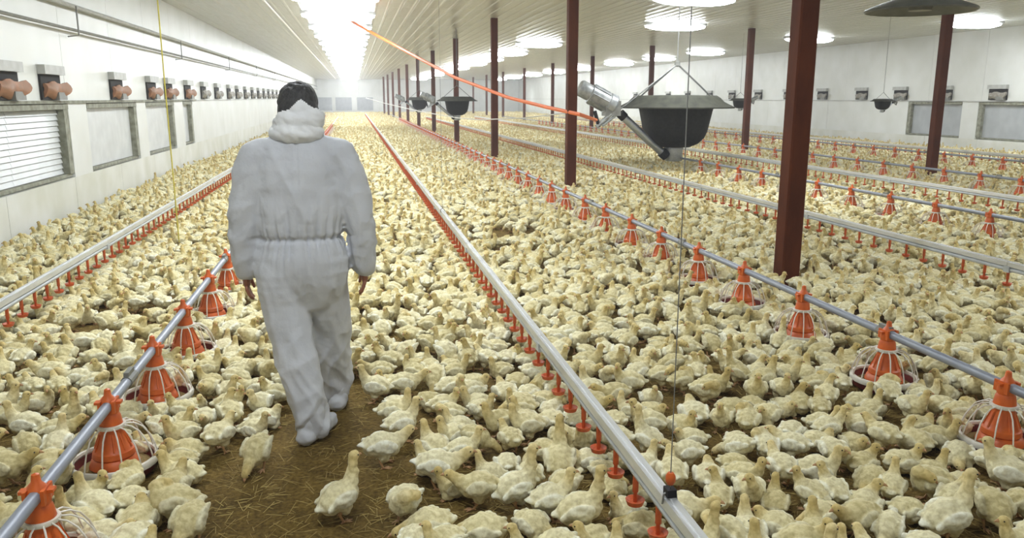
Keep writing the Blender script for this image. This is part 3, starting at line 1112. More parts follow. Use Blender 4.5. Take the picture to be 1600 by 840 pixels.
    wrinkle(me, lambda c, n: 0.010 * noise.noise(Vector((c.x * 14 + 3, c.y * 14, c.z * 20))) + 0.006 * noise.noise(Vector((c.x * 30, c.y * 30, (c.z + c.x * 0.5) * 45))))
    ho = put('hood', me, M['hoodcloth'])
    hood_o = ho
    so = ho.modifiers.new('thick', 'SOLIDIFY'); so.thickness = 0.005; so.offset = 1
    # --- coverall: one baggy garment
    C = []
    A = lambda c, r, R=None: C.append((c, r, R))
    T = [(0.68, 0.175, 0.085), (0.74, 0.215, 0.118), (0.79, 0.232, 0.138), (0.86, 0.238, 0.152), (0.92, 0.230, 0.152), (0.98, 0.210, 0.138), (1.015, 0.202, 0.130), (1.06, 0.210, 0.138), (1.14, 0.220, 0.146),
         (1.26, 0.222, 0.142), (1.35, 0.222, 0.132), (1.41, 0.205, 0.118), (1.455, 0.155, 0.100), (1.49, 0.100, 0.085)]
    for (z0, a0, b0), (z1, a1, b1) in zip(T[:-1], T[1:]):
        n = max(1, int((z1 - z0) / 0.010))
        for i in range(n):
            u = i / n
            A((-0.280 + 0.008 * u, 4.005, z0 * (1 - u) + z1 * u), (a0 * (1 - u) + a1 * u, b0 * (1 - u) + b1 * u, 0.045))
    C += chain([(-0.400, 4.005, 1.425, 0.080), (-0.300, 4.0, 1.465, 0.075)])
    C += chain([(-0.140, 4.005, 1.425, 0.080), (-0.240, 4.0, 1.465, 0.075)])
    sl = {-1: [(-0.455, 4.005, 1.415, 0.085), (-0.505, 4.005, 1.28, 0.088), (-0.538, 4.00, 1.13, 0.086), (-0.547, 4.01, 1.00, 0.078), (-0.549, 4.02, 0.90, 0.066), (-0.550, 4.025, 0.850, 0.055)],
          1: [(-0.090, 4.005, 1.415, 0.085), (-0.035, 4.005, 1.28, 0.088), (0.003, 4.00, 1.13, 0.086), (0.016, 4.015, 1.00, 0.080), (0.020, 4.03, 0.90, 0.068), (0.020, 4.035, 0.850, 0.057)]}
    for s in (-1, 1):
        C += chain(sl[s], 0.3)
    lg = {-1: [(-0.378, 4.00, 0.84, 0.135), (-0.378, 3.99, 0.68, 0.124), (-0.350, 3.955, 0.50, 0.110), (-0.310, 3.90, 0.32, 0.103), (-0.278, 3.875, 0.16, 0.104), (-0.268, 3.875, 0.100, 0.092)],
          1: [(-0.190, 4.02, 0.84, 0.130), (-0.175, 4.08, 0.68, 0.122), (-0.163, 4.16, 0.50, 0.112), (-0.158, 4.23, 0.32, 0.106), (-0.158, 4.29, 0.18, 0.098), (-0.155, 4.30, 0.115, 0.085)]}
    for s in (-1, 1):
        C += chain(lg[s], 0.3)
    me = blob(C, 0.009, 6, 2)
    def ridge(p):      # thin creases: sharp valleys of a noise field
        return 0.28 - min(0.55, abs(noise.noise(p)) * 1.5)
    def fold(c, n):
        d = 0.0
        ang = math.atan2(c.y - 4.0, c.x + 0.28)
        tl = max(0.0, min(1.0, (c.x + 0.53) / 0.06)) * max(0.0, min(1.0, (-0.02 - c.x) / 0.06))
        hi = max(0.0, min(1.0, (c.z - 0.78) / 0.16))
        if hi > 0:
            # gathered waist: fine upright pleats that fade away from the elastic
            for zz, w, k in ((1.015, 0.075, 0.011), (1.10, 0.10, 0.006), (0.93, 0.10, 0.007)):
                g = math.exp(-((c.z - zz) / w) ** 2) * tl
                d += g * k * noise.noise(Vector((ang * 10, 2.0, c.z * 2.2)))
            d -= math.exp(-((c.z - 1.015) / 0.011) ** 2) * 0.009 * tl
            up = max(0.0, min(1.0, (c.z - 1.04) / 0.1)) * tl
            d += up * 0.010 * noise.noise(Vector((c.x * 8 + 7, c.y * 5, c.z * 3.2)))
            d += up * 0.007 * ridge(Vector((c.x * 9 + c.z * 4, c.y * 4, c.z * 2.6 + 3)))
            d += up * 0.006 * ridge(Vector((c.x * 8 - c.z * 6 + 9, c.y * 4, c.z * 3.5)))
            arm = 1.0 - tl
            q = c.z + abs(c.x + 0.28) * 0.55
            d += arm * 0.010 * ridge(Vector((c.x * 5, c.y * 7, q * 8.0)))
            d += arm * 0.006 * ridge(Vector((c.x * 9 + 4, c.y * 9, (c.z - (c.x + 0.28) * 0.6) * 13)))
            d += arm * 0.007 * noise.noise(Vector((c.x * 7, c.y * 7, c.z * 4)))
        d *= hi
        low = max(0.0, min(1.0, (0.96 - c.z) / 0.16))
        if low > 0:
            d += low * 0.012 * noise.noise(Vector((c.x * 7, c.y * 7, c.z * 3 + 11)))
            q = c.z - (c.x + 0.28) * 0.9
            k = max(0.3, min(1.3, (0.75 - c.z) * 2.2))
            d += low * 0.014 * ridge(Vector((c.x * 6, c.y * 5, q * 6.5 + 4))) * k
            q = c.z + (c.x + 0.28) * 1.3
            d += low * 0.011 * ridge(Vector((c.x * 7 + 5, c.y * 6, q * 9 + 1))) * k
            d += low * 0.006 * ridge(Vector((c.x * 14 + c.z * 3, c.y * 6, c.z * 2.5)))
        if tl > 0.5 and c.y < 4.0 and c.z > 0.75:
            d -= 0.004 * math.exp(-((c.x + 0.272) / 0.006) ** 2)
        return d * 1.55
    wrinkle(me, fold)
    suit_o = put('coverall', me, M['suit'])
    hood_o.parent = suit_o
    # --- overshoes
    for s, (x, y, ang) in ((-1, (-0.268, 3.875, 62)), (1, (-0.150, 4.31, 88))):
        a = math.radians(ang)
        dx, dy = math.cos(a), math.sin(a)
        Q = chain([(x - dx * 0.06, y - dy * 0.06, 0.050, 0.050), (x + dx * 0.05, y + dy * 0.05, 0.052, 0.052), (x + dx * 0.17, y + dy * 0.17, 0.042, 0.042)], 0.3)
        Q += chain([(x - dx * 0.03, y - dy * 0.03, 0.06, 0.055), (x - dx * 0.03, y - dy * 0.03, 0.15, 0.058)], 0.3)
        me = blob(Q, 0.007, 3, 3)
        for v in me.vertices:
            if v.co.z < 0.006:
                v.co.z = 0.003
        wrinkle(me, lambda c, n: 0.007 * noise.noise(Vector((c.x * 25, c.y * 25, c.z * 35))) if c.z > 0.012 else 0.0)
        zmin = min(v.co.z for v in me.vertices)
        for v in me.vertices:
            v.co.z -= zmin - 0.002
        put('overshoe', me, M['suit'])
person()

# ------------------------------------------------------------------ chicks
CW = (0.78, 0.715, 0.455)       # body down
CWH = (0.86, 0.84, 0.67)     # wing feather
CY = (0.70, 0.57, 0.27)       # yellow head and neck
CP = (0.60, 0.42, 0.27)       # thin pinkish belly
def chick_mesh(name, sit=False, pitch=8, neck=None, head=None, hdir=(1, 0, -0.05), stance=0.0, seed=0, wingdroop=0.0):
    """+X is forward; neck = list of (x,y,z,r); head = centre"""
    bz = 0.062 if sit else 0.112
    P = []
    def E(c, r, R, col):
        P.append((c, r, R, col))
    Rb = rot(0, -pitch, 0)
    def T(x, y, z):
        v = Rb @ Vector((x, y, z))
        return (v.x, v.y, v.z + bz)
    w = 1.10 if sit else 1.0
    E(T(-0.005, 0, 0.002), (0.083, 0.067 * w, 0.065), Rb, CW)
    E(T(0.042, 0, -0.006), (0.053, 0.059 * w, 0.058), Rb, CW)
    E(T(-0.058, 0, 0.006), (0.048, 0.052 * w, 0.050), Rb, CW)
    E(T(-0.100, 0, 0.018), (0.032, 0.026, 0.014), rot(0, -pitch + 14, 0), CWH)
    E(T(-0.01, 0, -0.035), (0.055, 0.038 * w, 0.026), Rb, CP)
    for s in (-1, 1):
        E(T(0.0, s * 0.061 * w, 0.010 - wingdroop), (0.064, 0.015, 0.038), rot(0, -pitch + 10, s * 5), CWH)
        E(T(-0.066, s * 0.050 * w, 0.014 - wingdroop), (0.036, 0.011, 0.018), rot(0, -pitch + 12, -s * 10), CWH)
        if not sit:
            E(T(-0.006, s * 0.033, -0.045), (0.032, 0.023, 0.034), rot(0, 20, 0), CW)
        else:
            E((0.045, s * 0.045, 0.026), (0.042, 0.026, 0.024), None, CW)
    for a, b in zip(neck[:-1], neck[1:]):
        n = 5
        for i in range(n + 1):
            u = i / n
            p = [a[k] * (1 - u) + b[k] * u for k in range(4)]
            f = min(1.0, max(0.0, (neck.index(a) + u) / (len(neck) - 1)))
            E((p[0], p[1], p[2] - 0.004), (p[3] * 1.10,) * 3, None, tuple(CW[k] * (1 - f) + CY[k] * f for k in range(3)))
    hd = Vector(hdir).normalized()
    Rh = hd.to_track_quat('X', 'Z').to_matrix()
    E(head, (0.0285, 0.0225, 0.0235), Rh, CY)
    hv = Vector(head)
    me = blob([(p[0], p[1], p[2]) for p in P], 0.0072, 2, 2)
    me.name = name
    # fluff: break the surface up
    me.update()
    cs = [v.co.copy() for v in me.vertices]
    ns = [v.normal.copy() for v in me.vertices]
    for v, c, n in zip(me.vertices, cs, ns):
        q = c * 38 + Vector((seed * 7.3, seed, 0))
        a = 0.0062 if (c - hv).length > 0.045 else 0.0016
        st = Vector((c.x * 22, c.y * 55, c.z * 55)) + Vector((seed, 3 * seed, 5))
        v.co = c + n * (a * noise.noise(q) + 0.55 * a * noise.noise(st))
    # colours
    V = np.array([tuple(v.co) for v in me.vertices])
    Wt = np.zeros(len(V)); Cc = np.zeros((len(V), 3))
    for p in P:
        R = np.array(p[2]) if p[2] is not None else np.eye(3)
        d = np.linalg.norm(((V - np.array(p[0])) @ R) / np.array(p[1]), axis=1)
        w_ = np.exp(-9 * (d - 1))
        Wt += w_
        Cc += w_[:, None] * np.array(p[3])
    Cc /= Wt[:, None]
    # append legs, beak, eyes
    q = MB()
    def leg(pts, r):
        q.tube(pts, r, M['shank'], 6)
    for s in (-1, 1):
        if not sit:
            fx = 0.012 + s * stance
            leg([(-0.002, s * 0.030, 0.068), (-0.016 + s * stance * 0.6, s * 0.031, 0.046), (fx - 0.006, s * 0.033, 0.010), (fx, s * 0.033, 0.006)], [0.011, 0.0075, 0.0055, 0.006])
            for ang, L in ((0, 0.042), (30, 0.034), (-30, 0.034), (180, 0.018)):
                a = math.radians(ang)
                leg([(fx, s * 0.033, 0.007), (fx + L * 0.6 * math.cos(a), s * 0.033 + L * 0.6 * math.sin(a), 0.006), (fx + L * math.cos(a), s * 0.033 + L * math.sin(a), 0.0035)], [0.0048, 0.0042, 0.0022])
        else:
            for ang, L in ((0, 0.036), (28, 0.03), (-28, 0.03)):
                a = math.radians(ang)
                leg([(0.060, s * 0.045, 0.007), (0.060 + L * math.cos(a), s * 0.045 + L * math.sin(a), 0.004)], [0.0055, 0.0025])
    up = Rh @ Vector((0, 0, 1))
    side = Rh @ Vector((0, 1, 0))
    b0 = hv + hd * 0.023
    q.tube([b0 - up * 0.001, b0 + hd * 0.010 - up * 0.002, b0 + hd * 0.020 - up * 0.006], [0.0085, 0.0062, 0.0015], M['shank'], 7)
    for s in (-1, 1):
        c = hv + hd * 0.0085 + side * s * 0.0205 + up * 0.0045
        bm = bmesh.new()
        bmesh.ops.create_icosphere(bm, subdivisions=1, radius=0.0038, matrix=Matrix.Translation(c))
        q.add([v.co.copy() for v in bm.verts], [tuple(v.index for v in f.verts) for f in bm.faces], M['eye'])
        bm.free()
    nv = len(me.vertices)
    verts = [tuple(v.co) for v in me.vertices] + q.v
    faces = [tuple(p.vertices) for p in me.polygons] + [tuple(i + nv for i in f) for f in q.f]
    mi = [0] * len(me.polygons) + [1 + k for k in q.m]
    out = bpy.data.meshes.new(name)
    out.from_pydata(verts, [], faces)
    out.materials.append(M['down'])
    for m in q.mats:
        out.materials.append(m)
    out.polygons.foreach_set('material_index', mi)
    ca = out.color_attributes.new('Col', 'FLOAT_COLOR', 'POINT')
    cols = np.ones((len(verts), 4), dtype=np.float32)
    cols[:nv, :3] = Cc
    ca.data.foreach_set('color', cols.ravel())
    out.shade_smooth()
    out.update()
    zmin = min(v[2] for v in verts)
    for v in out.vertices:
        v.co.z -= zmin
        v.co.x *= 0.94
    bpy.data.meshes.remove(me)
    return out

VAR = []   # (mesh, phrase, reach of head forward, is low)
def var(phrase, low, **k):
    VAR.append((chick_mesh('chick', seed=len(VAR), **k), phrase, low))
var('standing with its neck up', False, pitch=10, neck=[(0.060, 0, 0.135, 0.036), (0.085, 0, 0.175, 0.027), (0.094, 0, 0.208, 0.021)], head=(0.101, 0, 0.226))
var('standing tall with its neck stretched', False, pitch=22, neck=[(0.055, 0, 0.150, 0.037), (0.078, 0, 0.205, 0.026), (0.080, 0, 0.258, 0.020)], head=(0.088, 0, 0.276), stance=0.012)
var('standing with its head held forward', False, pitch=2, neck=[(0.065, 0, 0.118, 0.038), (0.105, 0, 0.145, 0.028), (0.130, 0, 0.160, 0.022)], head=(0.146, 0, 0.168), stance=0.018)
var('pecking at the litter', False, pitch=-14, neck=[(0.065, 0, 0.090, 0.036), (0.110, 0, 0.075, 0.026), (0.135, 0, 0.052, 0.021)], head=(0.145, 0, 0.042), hdir=(0.6, 0, -0.8))
var('standing with its head turned aside', False, pitch=10, neck=[(0.060, 0, 0.135, 0.036), (0.080, 0.010, 0.172, 0.027), (0.084, 0.020, 0.200, 0.021)], head=(0.084, 0.030, 0.216), hdir=(0.35, 1, -0.1))
var('standing with its head turned aside', False, pitch=6, neck=[(0.060, 0, 0.130, 0.036), (0.084, -0.010, 0.168, 0.027), (0.088, -0.020, 0.192, 0.021)], head=(0.088, -0.030, 0.208), hdir=(0.3, -1, -0.15))
var('squatting with its head up', True, sit=True, pitch=8, neck=[(0.060, 0, 0.082, 0.037), (0.082, 0, 0.120, 0.027), (0.088, 0, 0.150, 0.021)], head=(0.096, 0, 0.166))
var('squatting with its head drawn in', True, sit=True, pitch=4, neck=[(0.060, 0, 0.075, 0.038), (0.078, 0.004, 0.100, 0.029)], head=(0.090, 0.010, 0.116), hdir=(1, 0.3, -0.15))
var('lying flat on the litter', True, sit=True, pitch=-3, neck=[(0.065, 0, 0.055, 0.036), (0.105, 0.005, 0.048, 0.027)], head=(0.132, 0.012, 0.040), hdir=(1, 0.2, -0.25))
var('preening its wing', False, pitch=8, neck=[(0.060, 0, 0.135, 0.036), (0.078, 0.030, 0.168, 0.027), (0.058, 0.062, 0.172, 0.022)], head=(0.038, 0.072, 0.160), hdir=(-0.8, 0.1, -0.6))
var('preening its wing', False, pitch=12, neck=[(0.060, 0, 0.138, 0.036), (0.078, -0.030, 0.170, 0.027), (0.058, -0.060, 0.172, 0.022)], head=(0.036, -0.070, 0.158), hdir=(-0.8, -0.1, -0.6))
var('squatting with its head turned aside', True, sit=True, pitch=6, neck=[(0.060, 0, 0.080, 0.037), (0.076, -0.012, 0.116, 0.027), (0.074, -0.024, 0.140, 0.021)], head=(0.072, -0.034, 0.154), hdir=(0.2, -1, -0.1))

# -- placement
cell = 0.16
PAN_XY = [(X, y) for _k, X, ys, _r, _w, _n in FEED_LINES for y in ys]
GRID = {}
def footprint(x, y, a, s):
    c, sn = math.cos(a), math.sin(a)
    return [(x + d * s * c, y + d * s * sn, r * s) for d, r in ((-0.075, 0.042), (-0.01, 0.064), (0.05, 0.054), (0.10, 0.020))]
def free(circ, slack=1.0):
    for (x, y, r) in circ:
        gx, gy = int(x // cell), int(y // cell)
        for i in (-1, 0, 1):
            for j in (-1, 0, 1):
                for (px, py, pr) in GRID.get((gx + i, gy + j), ()):
                    if (px - x) ** 2 + (py - y) ** 2 < ((pr + r) * slack) ** 2:
                        return False
    return True
def occupy(circ):
    for c in circ:
        GRID.setdefault((int(c[0] // cell), int(c[1] // cell)), []).append(c)
def solid(x, y, r):
    n = max(1, int(r / 0.06))
    for i in range(-n, n + 1):
        for j in range(-n, n + 1):
            px, py = x + i * r / n, y + j * r / n
            if (px - x) ** 2 + (py - y) ** 2 <= r * r * 1.01:
                occupy([(px, py, 0.03)])
for key, X, ys, _r, _w, _n in FEED_LINES:
    for y in ys:
        solid(X, y, 0.150)
for x, y in COLS:
    solid(x, y, 0.15)
for x, y, r in ((-0.29, 3.86, 0.09), (-0.25, 3.96, 0.08), (-0.20, 4.04, 0.06), (-0.15, 4.27, 0.09), (-0.15, 4.40, 0.07), (-0.15, 4.50, 0.05), (-0.37, 3.98, 0.07)):
    solid(x, y, r)

def bare(x, y):
    """probability of standing room being left empty (bare litter patches)"""
    for (cx, cy, rx, ry, p) in BARE:
        if ((x - cx) / rx) ** 2 + ((y - cy) / ry) ** 2 < 1:
            return p
    return 0.0
BARE = [(-0.45, 3.15, 0.36, 0.75, 1.0), (0.0, 3.55, 0.30, 0.42, 1.0), (-0.05, 3.02, 0.36, 0.36, 1.0), (0.22, 3.9, 0.20, 0.25, 0.9), (-0.22, 4.1, 0.26, 0.5, 1.0), (0.3, 3.05, 0.22, 0.30, 0.9),
        (-1.62, 3.15, 0.42, 0.65, 0.95), (-1.8, 4.35, 0.35, 0.35, 0.8), (-1.75, 6.2, 0.55, 0.42, 0.95), (-1.3, 7.4, 0.4, 0.6, 0.8),
        (1.65, 9.6, 0.50, 0.55, 0.97), (2.5, 8.4, 0.25, 0.4, 0.9), (4.55, 6.9, 0.55, 0.35, 0.95), (0.80, 3.35, 0.14, 0.26, 0.9), (1.75, 3.95, 0.16, 0.22, 0.9), (1.95, 3.05, 0.16, 0.12, 0.9),
        (0.55, 13.5, 0.5, 0.9, 0.8), (1.4, 17, 0.5, 1.2, 0.7), (4.4, 11.2, 0.6, 0.5, 0.8), (2.55, 3.15, 0.14, 0.2, 0.9), (0.62, 4.55, 0.2, 0.15, 0.9), (1.65, 4.9, 0.2, 0.15, 0.8)]
YAW = math.radians(10.98)
HSC = 0.90
HAND = [  # x, y, heading (0 = across the frame, 90 = away from the camera), variant, scale, label
    (-0.12, 3.05, 45, 1, 1.05, 'white chick alone on bare straw, neck up, tail towards the white overshoe'),
    (0.07, 3.51, 25, 2, 1.08, 'plump chick standing on bare straw, its tail over the litter behind the overshoe'),
    (0.17, 3.78, 30, 0, 1.00, 'chick just beyond the plump one on the straw, both looking towards the drinkers'),
    (0.06, 4.33, 170, 0, 1.00, "chick with raised head beside the person's trouser leg, looking at the leg"),
    (0.22, 4.36, 15, 2, 1.00, 'chick rump to rump with the one that looks at the trouser leg'),
    (0.40, 4.43, 270, 3, 1.00, 'chick bowed towards the camera over a dark hollow beside the aisle'),
    (0.30, 3.26, 5, 2, 1.10, "chick stretching its head at another one near the drinker rail's open side"),
    (0.45, 3.05, 180, 2, 1.00, 'chick with long pink legs stepping towards the aisle, head to its neighbour'),
    (0.60, 3.00, 25, 1, 1.05, 'chick with slanting stretched neck beside the long-legged stepping one'),
    (0.84, 3.21, 88, 1, 1.08, 'chick seen from behind, neck straight up, next to the red drinker cups'),
    (0.14, 2.99, 255, 9, 1.00, 'chick twisting round to preen on the straw in front of the aisle'),
    (0.22, 2.84, 185, 8, 1.08, "white chick lying low at the photo's bottom edge, below the preening one"),
    (0.42, 2.76, 170, 8, 1.08, 'white chick cut by the bottom edge, below the long-legged one'),
    (0.72, 2.89, 15, 0, 1.00, 'chick with head up and tail on the straw, just short of the drinker rail'),
    (0.81, 2.77, 5, 1, 1.08, 'big white chick with tall neck under the last red drinker cups'),
    (-0.50, 3.59, 262, 3, 1.00, 'chick pecking the straw in front of the person, head towards the camera'),
    (-0.70, 3.81, 80, 2, 1.00, 'chick seen from behind at the edge of the bare aisle, beside the pecking one'),
    (-0.76, 3.13, 195, 10, 1.10, 'chick tucking its head back, standing at the bare aisle by the front pans'),
    (-0.81, 3.48, 180, 6, 1.02, 'white chick squatting beside the second front pan, tail towards the aisle'),
    (-0.84, 3.73, 178, 7, 1.00, 'white chick squatting just beyond the one at the second pan'),
    (-0.68, 2.98, 262, 3, 1.00, 'chick pecking at the bottom edge of the photo in the aisle'),
    (-0.89, 3.09, 100, 7, 1.10, 'fluffy white chick squatting between the two front feed pans'),
    (-1.15, 3.45, 50, 11, 1.00, 'dull brownish chick squatting in the gap under the feed pipe by the second pan'),
    (-1.57, 3.61, 10, 2, 1.08, 'chick half cut by the picture edge, on bare ground off the feed pipe'),
    (-1.66, 4.12, 180, 0, 1.00, 'chick with raised head on the wall side of the feed pipe near bare ground'),
    (-1.81, 4.92, 178, 2, 1.05, 'sturdy chick facing the shuttered wall across a dark bare hollow'),
    (-1.41, 3.70, 200, 7, 1.10, 'round white chick half hidden behind the front length of feed pipe'),
    (-1.52, 4.39, 265, 0, 1.00, 'chick looking at the camera near the third pan, off the feed pipe'),
    (1.97, 2.99, -8, 6, 1.05, 'plump chick squatting in profile on open litter between drinker rail and columns'),
    (2.18, 2.44, 12, 1, 1.12, 'big chick with very long upright neck near the front pan by the columns'),
    (2.33, 2.72, 175, 9, 1.05, 'chick with arched neck preening, behind the long-necked big one'),
    (2.71, 2.72, 140, 0, 1.10, 'broad chick seen half from behind below the front pan by the columns'),
    (2.43, 2.49, 268, 3, 1.00, 'chick bent forward between the long-necked one and the frame edge'),
    (1.69, 3.70, 90, 7, 1.10, 'round chick seen from behind beside the hanging steel wire'),
    (1.39, 3.56, 180, 0, 1.00, 'chick with raised head on the column side of the middle drinker rail'),
    (1.34, 3.97, 200, 2, 1.00, 'chick stretching towards the red cups from the column side'),
]
CH = []    # (x, y, heading, variant, scale, label)
def xy(e):
    return e
for (x, y, h, v, s, lab) in HAND:
    s *= HSC
    a = math.radians(h) - YAW
    for (qx, qy) in PAN_XY:         # keep clear of the feed trays
        d = math.hypot(x - qx, y - qy)
        if 0.001 < d < 0.30:
            x, y = qx + (x - qx) / d * 0.30, qy + (y - qy) / d * 0.30
    occupy(footprint(x, y, a, s))
    CH.append((x, y, a, v, s, lab))

def px(x, y, z=0.1):
    """where a floor point falls in the frame (used only to decide which chicks are in view)"""
    c, s_ = math.cos(YAW), math.sin(YAW)
    f = 1250.0
    ph = math.radians(12.057)
    u = x * c - y * s_
    d = x * s_ + y * c
    F = d * math.cos(ph) + (EYE - z) * math.sin(ph)
    V = d * math.sin(ph) - (EYE - z) * math.cos(ph)
    if F < 0.2:
        return (-9e9, 9e9, F)
    return (800 + f * u / F, 420 - f * V / F, F)
LINE_X = [d[1] for d in DRINK]
WEIGHT = [12, 4, 11, 9, 10, 10, 14, 14, 9, 6, 6, 11]
LOW = [i for i, v in enumerate(VAR) if v[2]]
def pick(x):
    near = min(abs(x - lx) for lx in LINE_X)
    if near < 0.17:
        return rnd.choice(LOW)
    return rnd.choices(range(len(VAR)), WEIGHT)[0]
# zone 1: near floor, tightly packed
def fill(ya, yb, per, tries, slack):
    area_rows = int((yb - ya) / 0.5)
    for row in range(area_rows):
        a0 = ya + row * 0.5
        w0, w1 = None, None
        xs = [XL + 0.14 + 0.1 * k for k in range(int((XR - XL - 0.28) / 0.1))]
        vis = [x for x in xs if -700 < px(x, a0 + 0.25)[0] < 2300]
        if not vis:
            continue
        lo, hi = vis[0], vis[-1] + 0.1
        n = int((hi - lo) * 0.5 * per)
        for _ in range(int(n * tries)):
            x = rnd.uniform(lo, hi); y = a0 + rnd.random() * 0.5
            if rnd.random() < bare(x, y):
                continue
            a = rnd.uniform(0, 2 * math.pi); s = rnd.uniform(0.76, 0.92)
            fp = footprint(x, y, a, s)
            if any(c[0] < XL + 0.05 or c[0] > XR - 0.05 for c in fp):
                continue
            if free(fp, slack):
                occupy(fp)
                CH.append((x, y, a, pick(x), s, None))
fill(1.3, 4.8, 42, 30, 0.94)
fill(4.8, 9.3, 42, 36, 0.90)
fill(9.3, 22.3, 42, 11, 0.89)
# zone 2: farther away one circle per bird
def fill_far(ya, yb, per):
    n = 0
    rows = int((yb - ya) / 1.0)
    for row in range(rows):
        a0 = ya + row
        xs = [XL + 0.14 + 0.2 * k for k in range(int((XR - XL - 0.28) / 0.2))]
        vis = [x for x in xs if -300 < px(x, a0 + 0.5)[0] < 1900]
        if not vis:
            continue
        lo, hi = vis[0], vis[-1] + 0.2
        nx = max(1, int((hi - lo) * math.sqrt(per)))
        ny = int(math.sqrt(per))
        for i in range(nx):
            for j in range(ny):
                x = lo + (i + rnd.uniform(0.1, 0.9)) * (hi - lo) / nx
                y = a0 + (j + rnd.uniform(0.1, 0.9)) / ny
                if rnd.random() < bare(x, y) or any(abs(x - cx) < 0.2 and abs(y - cy) < 0.2 for cx, cy in COLS):
                    continue
                CH.append((x, y, rnd.uniform(0, 6.283), pick(x), rnd.uniform(0.76, 0.92), None))
fill_far(22.0, 50.0, 34)
fill_far(50.0, 93.0, 16)

inview = []
for k, c in enumerate(CH):
    u, v, d = px(c[0], c[1])
    if -30 < u < 1630 and v < 880:
        inview.append((d if c[5] is None else 0.0, k))
inview.sort()
single = set(k for _, k in inview[:300])

SHORT = {'standing with its neck up': 'with neck up', 'standing tall with its neck stretched': 'with tall stretched neck', 'standing with its head held forward': 'with head held forward',
         'pecking at the litter': 'pecking downwards', 'standing with its head turned aside': 'with head turned aside', 'squatting with its head up': 'squatting head up',
         'squatting with its head drawn in': 'squatting head drawn in', 'lying flat on the litter': 'lying flat', 'preening its wing': 'preening', 'squatting with its head turned aside': 'squatting head aside'}
def facing(a):
    h = math.degrees(a + YAW) % 360
    if h < 35 or h > 325: return 'facing the columns'
    if h < 145: return 'seen from behind'
    if h < 215: return 'facing the shutters'
    return 'facing the camera'
MARKS = [(x, y, w) for x, y, w in PANS] + [(-0.28, 4.0, 'the person'), (3.83, 6.55, 'the thick red column')]
MARKS += [(0.985, 2.40 + 0.235 * i, '%s cup of middle rail' % ORD[i]) for i in range(0, 20, 3)]
MARKS += [(-2.34, 5.5 + 0.242 * i, '%s cup of wall rail' % ORD[i]) for i in range(0, 20, 3)]
def short_label(t):
    return t if len(t.split()) <= 16 else t.replace('cream chick', 'chick')
count = {}
order = sorted(single, key=lambda k: min((CH[k][0] - m[0]) ** 2 + (CH[k][1] - m[1]) ** 2 for m in MARKS))
LAB = {}
for k in order:
    x, y, a, v, s, lab = CH[k]
    if lab:
        LAB[k] = lab
        continue
    m = min(MARKS, key=lambda m: (x - m[0]) ** 2 + (y - m[1]) ** 2)
    base = 'cream chick %s, %s' % (SHORT[VAR[v][1]], facing(a))
    key = (base, m[2])
    n = count.get(key, 0)
    count[key] = n + 1
    LAB[k] = short_label(' '.join((base + ', %s %s' % ('beside' if n == 0 else ORD[n] + ' out from', m[2])).split()))
for k in sorted(single):
    x, y, a, v, s, lab = CH[k]
    o = link('chick', VAR[v][0])
    o.location = (x, y, 0.001)
    o.rotation_euler = (0, 0, a)
    o.scale = (s, s, s)
    tag(o, LAB[k], 'chick', 'chicks on the litter near the camera')

# the rest of the flock: one object, every bird an instance of the same chick meshes
rest = [c for k, c in enumerate(CH) if k not in single]
src_obj = {}
for o in COL.objects:
    if o.name.startswith('chick') and o.data in [v[0] for v in VAR] and o.data.name not in src_obj:
        src_obj[o.data.name] = o
srcs = [src_obj.get(v[0].name) for v in VAR]
ok = [i for i, s in enumerate(srcs) if s is not None]
remap = {i: (ok.index(i) if i in ok else i % len(ok)) for i in range(len(VAR))}
fm = bpy.data.meshes.new('chick_flock')
fm.from_pydata([(c[0], c[1], 0.001) for c in rest], [], [])
for nm, tp, vals in (('turn', 'FLOAT', [c[2] for c in rest]), ('size', 'FLOAT', [c[4] for c in rest]), ('pick', 'INT', [remap[c[3]] for c in rest])):
    at = fm.attributes.new(nm, tp, 'POINT')
    at.data.foreach_set('value', vals)
fm.materials.append(M['down'])
flock = link('chick_flock', fm)
tag(flock, 'dense flock of cream chicks covering the litter to the far end of the hall', 'flock', kind='stuff')
ng = bpy.data.node_groups.new('flock_nodes', 'GeometryNodeTree')
ng.interface.new_socket('Geometry', in_out='INPUT', socket_type='NodeSocketGeometry')
ng.interface.new_socket('Geometry', in_out='OUTPUT', socket_type='NodeSocketGeometry')
N = ng.nodes
gi, go = N.new('NodeGroupInput'), N.new('NodeGroupOutput')
jn = N.new('GeometryNodeGeometryToInstance')
for i in reversed(ok):
    oi = N.new('GeometryNodeObjectInfo')
    oi.transform_space = 'ORIGINAL'
    oi.inputs['Object'].default_value = srcs[i]
    oi.inputs['As Instance'].default_value = False
    ng.links.new(oi.outputs['Geometry'], jn.inputs[0])
ip = N.new('GeometryNodeInstanceOnPoints')
ip.inputs['Pick Instance'].default_value = True
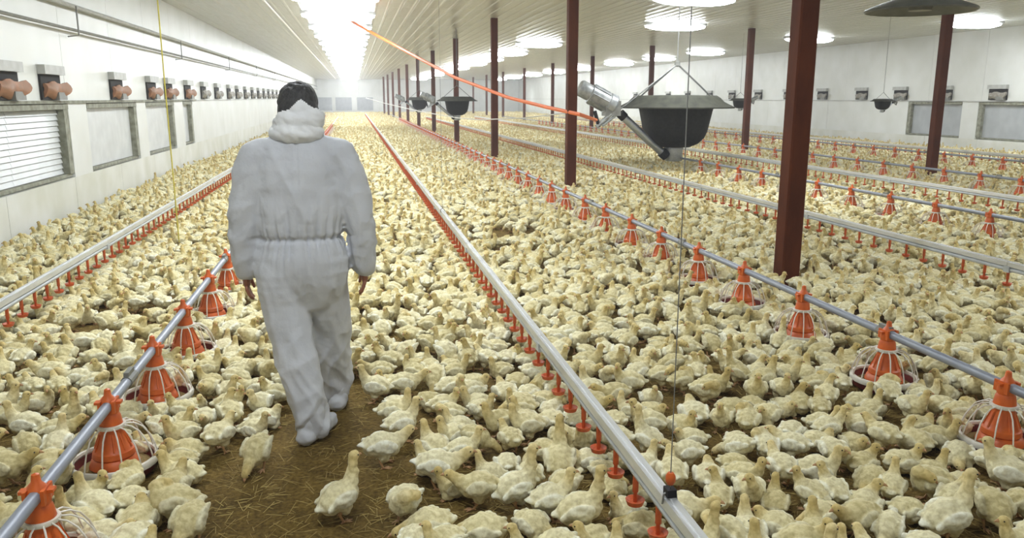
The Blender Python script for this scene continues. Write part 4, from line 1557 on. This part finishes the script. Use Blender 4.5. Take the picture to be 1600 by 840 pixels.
mp_ = N.new('GeometryNodeMeshToPoints')
ng.links.new(gi.outputs[0], mp_.inputs[0])
ng.links.new(mp_.outputs[0], ip.inputs['Points'])
ng.links.new(jn.outputs[0], ip.inputs['Instance'])
def named(nm, tp):
    n = N.new('GeometryNodeInputNamedAttribute')
    n.data_type = tp
    n.inputs['Name'].default_value = nm
    return n
cb = N.new('ShaderNodeCombineXYZ')
ng.links.new(named('turn', 'FLOAT').outputs[0], cb.inputs[2])
er = N.new('FunctionNodeEulerToRotation')
ng.links.new(cb.outputs[0], er.inputs[0])
ng.links.new(er.outputs[0], ip.inputs['Rotation'])
ng.links.new(named('size', 'FLOAT').outputs[0], ip.inputs['Scale'])
ng.links.new(named('pick', 'INT').outputs[0], ip.inputs['Instance Index'])
ng.links.new(ip.outputs[0], go.inputs[0])
gm = flock.modifiers.new('flock', 'NODES')
gm.node_group = ng

# ------------------------------------------------------------------ loose straw on the litter
def straw():
    q_v, q_f = [], []
    r2 = random.Random(5)
    for _ in range(11000):
        y = 2.2 + 4.6 * r2.random() ** 1.5
        x = r2.uniform(-0.75 * y - 0.2, 0.9 * y + 0.3)
        if x < XL + 0.1:
            continue
        a = r2.uniform(0, math.pi)
        L = r2.uniform(0.012, 0.050); w = r2.uniform(0.0008, 0.0018)
        z = r2.uniform(0.001, 0.007); tilt = r2.uniform(-0.006, 0.006)
        c, s = math.cos(a), math.sin(a)
        b = len(q_v)
        for (u, v, dz) in ((-L, -w, tilt), (L, -w, -tilt), (L, w, -tilt), (-L, w, tilt)):
            q_v.append((x + u * c - v * s, y + u * s + v * c, max(0.0015, z + dz)))
        q_v.append((x, y, z + 0.003))
        q_f += [(b, b + 1, b + 4), (b + 1, b + 2, b + 4), (b + 2, b + 3, b + 4), (b + 3, b, b + 4)]
    me = bpy.data.meshes.new('loose_straw')
    me.from_pydata(q_v, [], q_f)
    me.materials.append(M['straw'])
    tag(link('loose_straw', me), 'short golden straw scattered over the brown litter', 'straw', kind='stuff')
straw()
